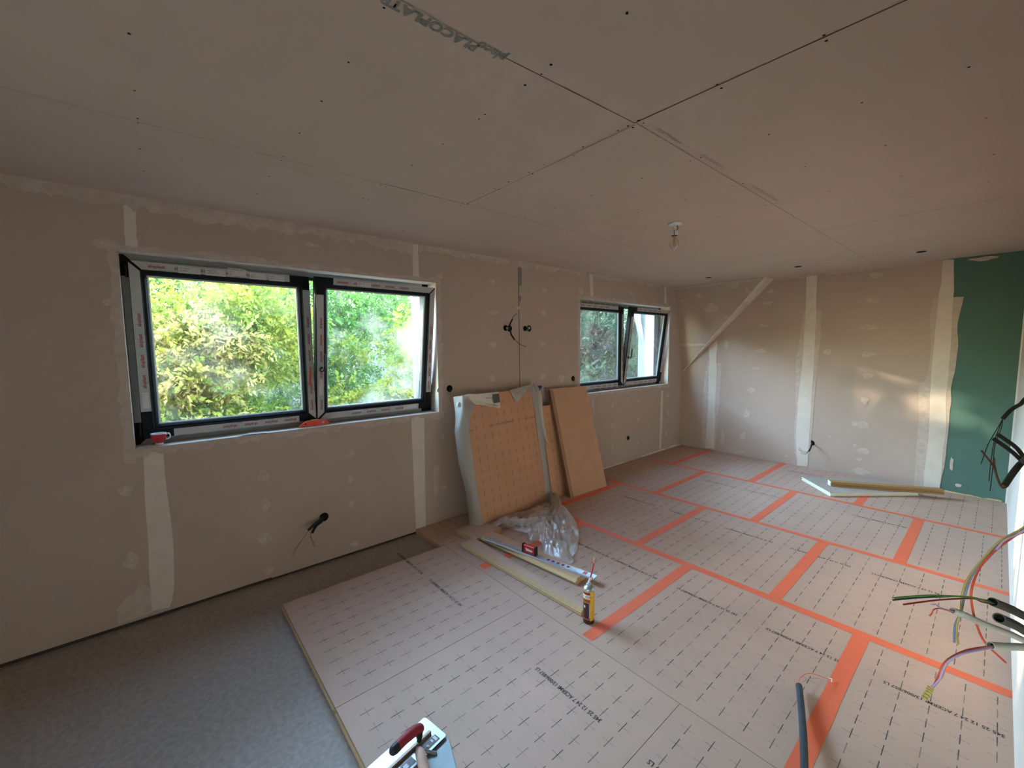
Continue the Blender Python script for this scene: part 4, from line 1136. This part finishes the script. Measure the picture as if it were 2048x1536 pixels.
# =================================================================== PIPE ON THE FLOOR
e = tag(empty('insulated_pipe'), 'slate grey foam sleeved pipe rising towards the viewer at the bottom edge', 'pipe')
def oz(x, y, z): return Vector(on_z(x, y, z))
pts = [oz(1598, 1371, .030), oz(1603, 1420, .034), oz(1607, 1480, .05), oz(1609, 1560, .09), oz(1609, 1700, .2)]
MB().tube(spline(pts, 5), .0135, 14).build('foam_sleeve', M['pipe'], e)
w0 = oz(1598, 1370, .030)
MB().tube(spline([w0, oz(1600, 1356, .045), oz(1615, 1347, .055), oz(1632, 1349, .04), oz(1650, 1356, .02), oz(1661, 1359, .012)], 5), .0017, 6).build('red_core', M['w_red'], e)
MB().tube(spline([w0 + Vector((.005, 0, 0)), oz(1608, 1362, .025), oz(1626, 1356, .015), oz(1642, 1358, .010), oz(1658, 1361, .010)], 5), .0013, 6).build('violet_core', M['wood'], e)
MB().tube([oz(1657, 1357, .012), oz(1664, 1358, .012), oz(1663, 1363, .010)], .0034, 6).build('terminal', M['white'], e)

# =================================================================== CABLES AND SOCKET HOLES
def wall_hole(px, py, r, name='socket_hole', m='hole', parent=wall_w, f=on_y, nrm=(0, -1, 0), sx_=1.0):
    c = Vector(f(px, py)); n_ = Vector(nrm)
    T = Matrix.Translation(c + n_ * .0008) @ n_.to_track_quat('Z', 'Y').to_matrix().to_4x4() @ Matrix.Diagonal((sx_, 1, 1, 1))
    MB().lathe([(.0001, 0), (r, 0)], 22, T=T).build(name, M[m], parent)
    return c
def cable(label, sheaths, cores, cat='cable', name='cable', sm='cable', cm='copper', r=.006, rc=.0012, group=None, box=None):
    e = tag(empty(name, sheaths[0][0]), label, cat, group)
    o = Vector(sheaths[0][0])
    for s in sheaths: MB().tube([Vector(p) - o for p in spline(s, 5)], r, 10).build('sheath', M[sm], e)
    for s in cores: MB().tube([Vector(p) - o for p in spline(s, 5)], rc, 6).build('core', M[cm], e)
    return e
def near_wall(px, py, off): return Vector(on_y(px, py, WY - off))
# left wall, low
c = wall_hole(648, 1034, .034)
cable('two black cables hanging from the low hole under the large window',
      [[c + Vector((0, .02, 0)), near_wall(640, 1040, .03), near_wall(630, 1048, .06), near_wall(617, 1060, .09)], [c + Vector((.005, .02, 0)), near_wall(643, 1043, .03), near_wall(632, 1052, .06), near_wall(624, 1066, .08)]],
      [[near_wall(617, 1060, .09), near_wall(608, 1075, .09), near_wall(596, 1090, .09), near_wall(584, 1108, .09)], [near_wall(617, 1060, .09), near_wall(608, 1075, .088), near_wall(597, 1090, .085), near_wall(587, 1111, .08)],
       [near_wall(624, 1066, .08), near_wall(621, 1071, .08), near_wall(626, 1082, .08), near_wall(631, 1093, .08)], [near_wall(624, 1066, .08), near_wall(621, 1072, .08), near_wall(624, 1083, .08), near_wall(628, 1094, .08)]], r=.010)
for (px, py, lab) in ((899, 777, 'black cable end in the hole above the wrapped pack, left of it'), (1146, 757, 'black cable end in the hole above the plain leaning board')):
    c = wall_hole(px, py, .032)
    cable(lab, [[c + Vector((-.006, .02, .004)), c + Vector((-.004, -.012, .0)), c + Vector((0, -.014, -.028))]], [[c + Vector((0, -.014, -.028)), c + Vector((.002, -.012, -.06)), c + Vector((.0, -.008, -.12))]], r=.010)
# upper pair of sockets
c = wall_hole(1019, 657, .034); wall_hole(1011, 656, .030)
MB().tube([c + Vector((-.035, -.004, .012)), c + Vector((-.035, -.004, -.012))], .012, 8).build('yellow_box_lug', M['w_yellow'], wall_w)
cable('black cable splayed up and down from the left upper socket hole',
      [[c + Vector((0, .02, 0)), near_wall(1019, 655, .04), near_wall(1020, 648, .07), near_wall(1025, 638, .08)], [c + Vector((0, .02, 0)), near_wall(1020, 660, .04), near_wall(1023, 670, .06), near_wall(1029, 679, .07)]],
      [[near_wall(1025, 638, .08), near_wall(1028, 631, .08), near_wall(1035, 627, .08)], [near_wall(1029, 679, .07), near_wall(1038, 687, .08), near_wall(1045, 691, .08), near_wall(1052, 693, .08)]], r=.0085, rc=.0028)
c = wall_hole(1058, 657, .034); wall_hole(1050, 657, .028)
MB().box((c.x - .030, WY - .006, c.z - .03), (c.x - .010, WY - .001, c.z + .03), bev=.004).build('socket_box', M['box_green'], wall_w)
MB().lathe([(.0001, 0), (.014, 0)], 14, T=Matrix.Translation(c + Vector((.004, -.002, .004))) @ Matrix.Rotation(PI / 2, 4, 'X')).build('socket_back', M['skim'], wall_w)
c = wall_hole(1256, 876, .033)
MB().lathe([(.020, 0), (.030, -.0), (.030, .006), (.020, .006)], 18, T=Matrix.Translation(c + Vector((0, -.001, 0))) @ Matrix.Rotation(PI / 2, 4, 'X')).build('socket_box', M['box_green'], wall_w)
# far wall, low
c = wall_hole(1623, 886, .036, parent=wall_f, f=on_x, nrm=(-1, 0, 0))
def nf(px, py, off): return Vector(on_x(px, py, XF - off))
cable('black cable with bare cores poking from the low hole in the far wall', [[c + Vector((.02, 0, 0)), nf(1623, 889, .06), nf(1621, 896, .10), nf(1617, 903, .12)]],
      [[nf(1617, 903, .12), nf(1612, 906, .12), nf(1605, 905, .12), nf(1597, 898, .12)], [nf(1617, 903, .12), nf(1612, 904, .12), nf(1605, 902, .12), nf(1598, 895, .12)], [nf(1617, 903, .12), nf(1612, 908, .12), nf(1606, 908, .12), nf(1601, 906, .12)]], r=.009, rc=.0022, cm='cable')

# right hand wires, coming out of holes in the right wall just outside the view
def rwp(px, py): return Vector(on_y(px, py, RY))
hA = rwp(2088, 870); hB = rwp(2100, 985); hC = rwp(2112, 1250)
for h_ in (hA, hB, hC):
    MB().lathe([(.0001, 0), (.035, 0)], 20, T=Matrix.Translation(h_ + Vector((0, .001, 0))) @ Matrix.Rotation(-PI / 2, 4, 'X')).build('socket_hole', M['hole'], wall_r)
dA = 1.25
def q(px, py, d_=dA): return Vector(at_depth(px, py, d_))
GR = 'cables from the right wall'
cable('thin black cable arching down with three hair thin cores at the right edge', [[hA, q(2062, 800, 1.3), q(2040, 809), q(2022, 820), q(2006, 837)]],
      [[q(2006, 837), q(1994, 858), q(1978, 885), q(1969, 908), q(1962, 928)], [q(2006, 837), q(1999, 855), q(1988, 885), q(1981, 930), q(1978, 962)], [q(2006, 837), q(2002, 858), q(1990, 890), q(1985, 940), q(1980, 982)]], r=.0052, rc=.0011, cm='cable', group=GR)
cable('upper of two cut black cables pointing left at the right edge', [[hB, q(2062, 930, 1.2), q(2046, 912), q(2030, 893), q(1996, 869)]], [[q(1998, 870), q(1994, 868)]], r=.0055, group=GR)
cable('lower of two cut black cables pointing left at the right edge', [[hB, q(2064, 936, 1.2), q(2044, 922), q(2022, 902), q(1988, 878)]], [[q(1990, 879), q(1986, 877)]], r=.0055, group=GR)
cable('thick black cable bent down with brown cores curling up at the right edge', [[hB, q(2064, 920, 1.15), q(2046, 923), q(2028, 943), q(2009, 971)]],
      [[q(2009, 971), q(2013, 974), q(2004, 974), q(1995, 955), q(1989, 930), q(1988, 915)], [q(2009, 971), q(2006, 976), q(1998, 965), q(1990, 940), q(1984, 928), q(1963, 901)]], r=.0078, rc=.0024, cm='copper', group=GR)
def bundle(name, label, cat, start, items, group=None):
    e = tag(empty(name, start), label, cat, group); o = Vector(start)
    for nm, m, r, pts in items: MB().tube([Vector(p) - o for p in spline(pts, 6)], r, 8).build(nm, M[m], e)
    return e
d1 = 1.05
hD = rwp(2110, 1010)
MB().lathe([(.0001, 0), (.035, 0)], 20, T=Matrix.Translation(hD + Vector((0, .001, 0))) @ Matrix.Rotation(-PI / 2, 4, 'X')).build('socket_hole', M['hole'], wall_r)
bundle('wire_loop', 'yellow, blue and orange red wires arching out of the right wall and down', 'wires', hD, [
    ('yellow_wire', 'w_yellow', .0022, [hD, q(2060, 1046, d1), q(2035, 1062, d1), q(2000, 1082, d1), q(1965, 1118, d1), q(1937, 1155, d1), q(1924, 1190, d1), q(1921, 1225, d1), q(1914, 1250, d1), q(1914, 1272, d1), q(1916, 1288, d1)]),
    ('violet_wire', 'w_violet', .0022, [hD, q(2060, 1052, d1 - .01), q(2036, 1068, d1 - .01), q(2010, 1080, d1 - .01), q(1994, 1097, d1 - .01), q(1975, 1118, d1 - .01), q(1962, 1130, d1 - .01)]),
    ('blue_wire', 'w_blue', .0022, [hD, q(2060, 1050, d1 + .005), q(2030, 1066, d1 + .005), q(1985, 1102, d1 + .005), q(1945, 1150, d1 + .005), q(1930, 1190, d1 + .005), q(1922, 1225, d1 + .005), q(1910, 1250, d1 + .005), q(1908, 1285, d1)]),
    ('red_wire', 'w_red', .0024, [hD, q(2062, 1055, d1 + .01), q(2030, 1072, d1 + .01), q(1992, 1100, d1 - .01), q(1960, 1135, d1 - .015), q(1944, 1175, d1 - .02), q(1943, 1205, d1 - .02), q(1952, 1245, d1 - .02), q(1970, 1285, d1 - .02), q(2011, 1325, d1 - .02)])])
def conduit(name, label, m, pts, R_, wires, group):
    start = pts[0]
    e = tag(empty(name, start), label, 'conduit', group); o = Vector(start)
    sp_ = spline(pts, 8)
    L = sum((sp_[i + 1] - sp_[i]).length for i in range(len(sp_) - 1)); n = int(L / .0013)
    acc = [0]
    for i in range(len(sp_) - 1): acc.append(acc[-1] + (sp_[i + 1] - sp_[i]).length)
    P, Rr = [], []; j = 0
    for i in range(n + 1):
        s = L * i / n
        while j < len(acc) - 2 and acc[j + 1] < s: j += 1
        t = (s - acc[j]) / max(1e-9, acc[j + 1] - acc[j])
        P.append(sp_[j].lerp(sp_[j + 1], t) - o); Rr.append(R_ * (1.0 if (i % 3) else .86))
    mb = MB().tube(P, Rr, 14, caps=False, smooth=False)
    # inner wall at the open end
    mb.tube([P[-1], P[-12]], [R_ * .80, R_ * .78], 14, caps=False)
    dn = (P[-1] - P[-3]).normalized()
    T = Matrix.Translation(P[-1]) @ dn.to_track_quat('Z', 'Y').to_matrix().to_4x4()
    mb.lathe([(R_ * .8, 0), (R_, 0)], 14, T=T)
    mb.build('corrugated_tube', M[m], e)
    T = Matrix.Translation(P[-10]) @ dn.to_track_quat('Z', 'Y').to_matrix().to_4x4()
    MB().lathe([(.0001, 0), (R_ * .79, 0)], 14, T=T).build('dark_bore', M['hole'], e)
    for nm, m_, r, pp in wires: MB().tube([Vector(p) - o for p in spline(pp, 6)], r, 8).build(nm, M[m_], e)
    return e
GC = 'corrugated conduits from the right wall'
d2, d3 = 1.0, .95
conduit('conduit', 'upper dark grey corrugated conduit with green and red wires sticking out left', 'conduit_dark', [hC + Vector((0, 0, .01)), q(2060, 1236, 1.03), q(2025, 1220, 1.0), q(1986, 1204, .97)], .0098,
        [('green_wire', 'w_green', .0020, [q(1995, 1209, .98), q(1975, 1203, .965), q(1945, 1195, .95), q(1900, 1192, .94), q(1850, 1191, .93), q(1787, 1196, .92)]),
         ('navy_wire', 'w_navy', .0018, [q(1995, 1208, .98), q(1975, 1201, .966), q(1925, 1193, .953), q(1870, 1194, .943), q(1830, 1196, .935), q(1786, 1200, .922)]),
         ('brown_wire', 'w_darkred', .0018, [q(1995, 1210, .98), q(1965, 1204, .963), q(1945, 1197, .952), q(1890, 1199, .94), q(1850, 1203, .93), q(1807, 1209, .92)])], GC)
conduit('conduit', 'lower dark grey corrugated conduit, its open end empty', 'conduit_dark', [hC, q(2066, 1266, .95), q(2030, 1250, .90), q(1998, 1236, .86)], .0098, [], GC)
conduit('conduit', 'light grey corrugated conduit slanting down right with short pink wires', 'conduit_grey', [hC + Vector((0, 0, -.02)), q(2070, 1287, 1.08), q(2020, 1268, 1.05), q(1970, 1249, 1.03), q(1935, 1233, 1.02), q(1905, 1221, 1.02)], .0078,
        [('pink_wire', 'w_violet', .0015, [q(1915, 1226, 1.02), q(1895, 1220, 1.02), q(1880, 1215, 1.015), q(1870, 1209, 1.01), q(1862, 1209, 1.01)]),
         ('red_wire', 'w_red', .0015, [q(1915, 1226, 1.02), q(1895, 1221, 1.02), q(1880, 1217, 1.015), q(1868, 1219, 1.01), q(1864, 1226, 1.01), q(1859, 1232, 1.01)])], GC)
conduit('conduit', 'lowest light grey conduit, level, with pink wires ending in a yellow cap', 'conduit_grey', [hC + Vector((0, 0, -.05)), q(2075, 1296, .95), q(2040, 1294, .93), q(2010, 1293, .92), q(1981, 1291, .91)], .0078,
        [('red_wire', 'w_red', .0020, [q(1990, 1293, .915), q(1970, 1294, .905), q(1935, 1300, .90), q(1905, 1313, .90), q(1888, 1327, .90), q(1880, 1345, .90), q(1868, 1372, .90)]),
         ('pink_wire', 'w_pink', .0020, [q(1990, 1292, .915), q(1970, 1296, .90), q(1930, 1305, .895), q(1902, 1319, .895), q(1890, 1333, .895), q(1884, 1352, .895), q(1866, 1374, .895)]),
         ('violet_wire', 'w_violet', .0018, [q(1990, 1294, .915), q(1965, 1299, .897), q(1925, 1308, .89), q(1898, 1322, .89), q(1886, 1340, .89), q(1878, 1360, .89), q(1862, 1376, .89)])], GC)
e = bpy.data.objects[[o.name for o in COL.objects if o.name.startswith('conduit') and o.parent is None][-1]]
o_ = Vector(e.location)
cp = [q(1862, 1375, .892), q(1857, 1384, .89), q(1848, 1398, .888)]
MB().tube([p_ - o_ for p_ in spline(cp, 8)], [.0045 if i % 3 else .0062 for i in range(17)], 8, smooth=False).build('wire_cap', M['w_yellow'], e)

# =================================================================== CEILING LAMP
p = on_z(1350, 447, HC)
e = tag(empty('pendant_bulb', (p.x, p.y, HC)), 'bare clear filament bulb in a white holder on the ceiling', 'bulb')
MB().lathe([(.0001, -.001), (.050, -.001), (.052, -.006), (.040, -.010), (.0001, -.011)], 32).build('ceiling_plate', M['white'], e)
MB().tube([(0, 0, -.01), (.002, 0, -.03), (-.006, 0, -.055)], .008, 10).build('stem', M['white'], e)
MB().tube(spline([(.012, -.01, -.012), (.02, -.014, -.03), (.012, -.012, -.045), (0, -.006, -.05)], 4), .0025, 6).build('wire', M['black'], e)
MB().tube(spline([(-.02, -.01, -.05), (-.032, -.012, -.06), (-.03, -.012, -.085), (-.022, -.01, -.09)], 4), .0022, 6).build('wire', M['black'], e)
T = Matrix.Translation((-.006, 0, 0))
MB().lathe([(.0001, -.050), (.020, -.052), (.025, -.060), (.0255, -.088), (.0001, -.088)], 24, T=T).build('lamp_holder', M['white'], e)
MB().lathe([(.0001, -.086), (.0235, -.0885), (.0001, -.090)], 20, T=T).build('holder_shadow_gap', M['black'], e)
MB().lathe([(.013, -.088), (.0135, -.100), (.020, -.112), (.032, -.130), (.036, -.148), (.033, -.166), (.022, -.182), (.010, -.191), (.0001, -.194)], 28, T=T).build('glass_bulb', M['bulb'], e)
MB().tube([(-.006, 0, -.090), (-.006, 0, -.112)], [.010, .005], 10).build('glass_stem', M['filament'], e)
fb = MB()
for a in range(4):
    fb.tube([(-.006 + .006 * math.cos(a * PI / 2), .006 * math.sin(a * PI / 2), -.112), (-.006 + .008 * math.cos(a * PI / 2 + .5), .008 * math.sin(a * PI / 2 + .5), -.165)], .0016, 6)
fb.build('filament', M['filament'], e)

# =================================================================== OUTSIDE
# grassy bank rising away from the house
gx = np.linspace(-16, 34, 60); gy = np.linspace(3.9, 34, 40)
def bank_z(x, y):
    return -1.2 + max(0, y - 4.5) * .26 - max(0, y - 22) * .15 + .35 * noise.noise(Vector((x * .3, y * .3, 0))) + .10 * noise.noise(Vector((x * 1.3, y * 1.3, 4)))
mb = MB().grid([[(x, y, bank_z(x, y)) for x in gx] for y in gy])
tag(mb.build('ground', M['bank']), 'dry grassy bank rising behind the house, seen through both windows', 'ground', kind='structure')

SEA = [0]
def leaf_cloud(centers, radii, n, size, droop, spread, seed, leaflets=5, keep=None, taper=.4):
    """many small pointed leaflets in pinnate sprays, inside the given blobs"""
    rng = np.random.default_rng(seed)
    V = []; F = []
    cs_ = np.array([tuple(c) for c in centers]); rs_ = np.array(radii)
    w = rs_.prod(axis=1) ** (2 / 3); w = w / w.sum()
    idx = rng.choice(len(cs_), n, p=w)
    for i in range(n):
        c = cs_[idx[i]]; r = rs_[idx[i]]
        d = rng.normal(size=3); d /= np.linalg.norm(d)
        rad = rng.random() ** .45
        p = c + d * r * rad
        if keep is not None and not keep(p): continue
        ax = d * .6 + rng.normal(size=3) * .5; ax[2] -= droop; ax /= np.linalg.norm(ax)
        sd = np.cross(ax, rng.normal(size=3)); sd /= np.linalg.norm(sd)
        L = size * (.7 + .6 * rng.random())
        for k in range(leaflets):
            t = k / max(1, leaflets - 1)
            base = p + ax * L * 2.0 * t
            s_ = (-1) ** k
            dr = ax * .7 + sd * s_ * (.8 if k < leaflets - 1 else 0) + rng.normal(size=3) * .15
            dr /= np.linalg.norm(dr)
            sidev = np.cross(dr, ax + rng.normal(size=3) * .4); sidev /= (np.linalg.norm(sidev) + 1e-9)
            wv = sidev * L * spread; tip = base + dr * L
            m_ = base + dr * L * taper
            o = len(V)
            V += [base, m_ + wv, tip, m_ - wv]
            F.append((o, o + 1, o + 2, o + 3))
    return V, F
def add_cloud(name, V, F, m, parent):
    me = bpy.data.meshes.new(name)
    me.from_pydata([tuple(v) for v in V], [], F); me.materials.append(M[m])
    return link(bpy.data.objects.new(name, me), parent)
def limbs(mb, base, top, r, seed, nb=7, blen=1.2):
    rng = random.Random(seed)
    base, top = Vector(base), Vector(top)
    pts = [base.lerp(top, t) + Vector((rng.uniform(-.1, .1), rng.uniform(-.1, .1), 0)) * (1 if 0 < t < 1 else 0) for t in (0, .25, .5, .75, 1)]
    mb.tube(spline(pts, 4), [r * (1 - .75 * i / 16) for i in range(17)], 8)
    for b in range(nb):
        t = .25 + .7 * b / nb; p = base.lerp(top, t)
        a = rng.uniform(0, 2 * PI); d = Vector((math.cos(a), math.sin(a), rng.uniform(.1, .7))).normalized() * blen * (1.1 - .5 * t)
        mb.tube(spline([p, p + d * .5 + Vector((0, 0, .1)), p + d], 3), [r * .35 * (1 - .8 * i / 6) for i in range(7)], 5)
    return mb
# gaps in the crowns that let sun reach the far wall, the right wall and the floor: (point on the room surface, radius)
GAPS = [((6.513, 1.08, 1.37), .10), ((6.513, .86, 1.32), .12), ((6.513, .72, 1.26), .075), ((6.513, .46, 1.0), .12), ((6.513, .20, .90), .11), ((6.513, -.02, .80), .14), ((6.513, .14, 1.16), .07),
        ((6.513, 1.25, 1.12), .07), ((6.513, .95, 1.04), .06), ((6.513, 1.74, 1.62), .08), ((6.513, .6, .84), .06),
        ((3.2, RY, .55), .40), ((4.1, RY, .60), .38), ((2.6, RY, .45), .26), ((3.6, RY, 1.0), .25)]
def sun_keep(p):
    P_ = Vector(p)
    for g, r in GAPS:
        w_ = P_ - Vector(g); t = w_.dot(SUN_DIR)
        if (w_ - SUN_DIR * t).length < r: return False
    return True
def tree(name, label, cat, base, h, blobs, n, size, m, seed, group=None, droop=.5, spread=.26, leaflets=6, second=None, trunk=.12):
    e = tag(empty(name, base), label, cat, group)
    b = Vector(base)
    mb = limbs(MB(), (0, 0, -.3), (0, 0, h), trunk, seed)
    mb.build('trunk', M['bark'], e)
    cs_ = [Vector(c) for c, r in blobs]; rs_ = [r for c, r in blobs]
    V, F_ = leaf_cloud([c - b + b for c in cs_], rs_, n, size, droop, spread, seed, leaflets, sun_keep)
    V = [np.array(v) - np.array(tuple(b)) for v in V]
    add_cloud('foliage', V, F_, m, e)
    if second:
        m2, n2, bl2 = second
        V, F_ = leaf_cloud([Vector(c) for c, r in bl2], [r for c, r in bl2], n2, size * 1.05, droop, spread, seed + 77, leaflets, sun_keep)
        V = [np.array(v) - np.array(tuple(b)) for v in V]
        add_cloud('turning_foliage', V, F_, m2, e)
    return e
def B(px, py, y, rx, ry, rz):
    """leaf blob seen at a pixel through the window, at depth y"""
    p = on_y(px, py, y); return ((p.x, p.y, p.z), (rx, ry, rz))
tree('ash_tree', 'yellowing ash tree filling the left sash of the large window', 'tree', (.2, 6.6, bank_z(.2, 6.6)), 2.9,
     [B(330, 700, 6.2, .7, .6, .7), B(400, 620, 6.4, .7, .6, .5), B(480, 700, 6.4, .7, .6, .6), B(380, 800, 6.0, .7, .6, .5), B(560, 640, 6.6, .6, .6, .5), B(330, 860, 5.8, .6, .5, .4), B(450, 850, 6.0, .6, .5, .4), B(470, 560, 6.8, .5, .5, .4)],
     4200, .062, 'leaf_yellow', 11, second=('leaf_gold', 620, [B(360, 660, 5.9, .4, .3, .35), B(470, 680, 5.9, .4, .3, .2), B(420, 760, 5.8, .5, .3, .2), B(340, 760, 5.7, .3, .3, .3), B(430, 848, 5.5, .35, .2, .10)]))
tree('green_tree', 'fresh green tree between the two sashes of the large window', 'tree', (2.9, 8.6, bank_z(2.9, 8.6)), 3.2,
     [B(560, 600, 8.0, .8, .8, .8), B(680, 620, 8.2, .9, .7, .8), B(760, 640, 8.4, .8, .7, .7), B(590, 740, 7.8, .8, .7, .7), B(700, 760, 8.0, .6, .7, .6), B(800, 600, 8.8, .6, .7, .5), B(550, 820, 7.6, .8, .6, .4)],
     3800, .07, 'leaf_green', 12, second=('leaf_yellow', 260, [B(560, 720, 7.2, .5, .4, .4), B(700, 700, 7.3, .4, .3, .2)]))
tree('maple_shrub', 'low yellow green maple shrub at the lower right of the large window', 'shrub', (2.6, 6.4, bank_z(2.6, 6.4)), 1.6,
     [B(790, 780, 6.2, .45, .4, .35), B(820, 720, 6.4, .35, .4, .4), B(760, 800, 6.0, .4, .4, .2), B(700, 790, 6.3, .35, .3, .2), B(815, 660, 6.8, .3, .4, .4)], 520, .075, 'leaf_yellow', 13, spread=.3, trunk=.04)
tree('broadleaf_tree', 'dark green tree far up the bank behind the yellowing ash', 'tree', (-1.5, 12.5, bank_z(-1.5, 12.5)), 5.0,
     [((-2.4, 12.2, 2.6), (1.2, 1.2, 1.4)), ((-.6, 12.0, 2.2), (1.6, 1.3, 1.7)), ((1.4, 12.2, 2.6), (1.6, 1.3, 1.5)), ((.2, 12.6, 3.4), (1.4, 1.2, 1.0)), ((-1.8, 12.0, 1.0), (1.5, 1.2, 1.0))], 2400, .12, 'leaf_green', 14)
tree('broadleaf_tree', 'green tree far up the bank behind the large window centre', 'tree', (5.2, 13.5, bank_z(5.2, 13.5)), 5.0,
     [((3.6, 13, 2.6), (1.6, 1.3, 1.8)), ((5.6, 13, 2.8), (1.7, 1.3, 1.7)), ((7.2, 13.4, 2.6), (1.5, 1.3, 1.6)), ((4.6, 13.2, 4.0), (1.6, 1.2, .9)), ((8.8, 13.6, 2.4), (1.2, 1.3, 1.5))], 2500, .12, 'leaf_green', 15)
tree('broadleaf_tree', 'tall dense tree added left of the house to block the sun, mostly beyond the left edge of the large window', 'tree', (-5.0, 9.9, bank_z(-5, 9.9)), 5.6,
     [((x_, 9.9, 3.1), (1.1, .7, 1.5)) for x_ in (-7.6, -6.2, -4.8, -3.4, -2.0)] + [((-.4, 10.4, 3.9), (1.2, .6, .9)), ((1.4, 10.6, 4.1), (1.1, .6, .9))], 9500, .12, 'leaf_green', 18)  # canopy added along the sun direction, mostly out of view, to block sunlight
# dry stalks on the bank
V, F_ = leaf_cloud([Vector((x, 9.5 + .5 * math.sin(x * 3), bank_z(x, 9.5) + .25)) for x in np.linspace(-2, 12, 20)], [(.6, .9, .5)] * 20, 2600, .12, -.9, .05, 21, 3, sun_keep)
o = add_cloud('dry_grass', V, F_, 'leaf_brown', None)
tag(o, 'dry brownish grass and twigs on the bank', 'grass', kind='stuff')
# window 2: conifer and bush
tree('conifer', 'grey green conifer filling the left sash of the farther window', 'tree', (7.4, 6.7, bank_z(7.4, 6.7)), 3.6,
     [B(1185, 680, 6.2, .7, .5, .6), B(1215, 640, 6.3, .5, .5, .4), B(1225, 720, 6.2, .7, .5, .5), B(1180, 740, 6.0, .6, .5, .4), B(1265, 700, 6.4, .6, .5, .7), B(1250, 620, 6.8, .4, .4, .4), B(1280, 750, 6.2, .6, .4, .3)],
     2600, .11, 'leaf_conifer', 16, droop=.1, spread=.13, leaflets=8, second=('leaf_brown', 700, [B(1175, 620, 6.6, .5, .4, .25), B(1195, 700, 5.9, .4, .3, .5), B(1250, 640, 6.5, .3, .4, .5)]))
tree('bush', 'green bush on the bank behind the conifer of the farther window', 'shrub', (11.5, 10.5, bank_z(11.5, 10.5)), 3.0,
     [((10.4, 10, 2.0), (1.5, 1, 1.6)), ((12.6, 10.4, 2.0), (1.8, 1, 1.7)), ((15, 10.5, 2.0), (1.6, 1, 1.6))], 1500, .12, 'leaf_conifer', 17)
# white timber posts of the terrace
def post(px_a, px_b, py, y, depth, label):
    a, b = on_y(px_a, py, y), on_y(px_b, py, y)
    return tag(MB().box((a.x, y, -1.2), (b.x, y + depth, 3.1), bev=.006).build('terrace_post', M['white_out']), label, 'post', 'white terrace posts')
post(828, 840, 700, 4.35, .04, 'white square timber post seen at the right edge of the large window')
e = tag(empty('terrace_screen', (7.2, 4.4, -1.2)), 'white boarded terrace wall with diagonal brace outside the farther window', 'terrace wall')
a = on_y(1291, 690, 4.5); b = on_y(1345, 690, 4.5)
MB().box((a.x - 7.2, .1, 0), (a.x - 7.2 + .16, .26, 4.4), bev=.006).build('corner_post', M['white_out'], e)
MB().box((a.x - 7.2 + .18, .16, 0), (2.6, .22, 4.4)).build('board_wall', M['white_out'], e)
for i in range(1, 7):
    MB().box((a.x - 7.2 + .16 + i * .2, .145, 0), (a.x - 7.2 + .17 + i * .2, .165, 4.4)).build('batten', M['gasket'], e)
t0 = on_y(1271, 628, 4.5); t1 = on_y(1291, 694, 4.5)
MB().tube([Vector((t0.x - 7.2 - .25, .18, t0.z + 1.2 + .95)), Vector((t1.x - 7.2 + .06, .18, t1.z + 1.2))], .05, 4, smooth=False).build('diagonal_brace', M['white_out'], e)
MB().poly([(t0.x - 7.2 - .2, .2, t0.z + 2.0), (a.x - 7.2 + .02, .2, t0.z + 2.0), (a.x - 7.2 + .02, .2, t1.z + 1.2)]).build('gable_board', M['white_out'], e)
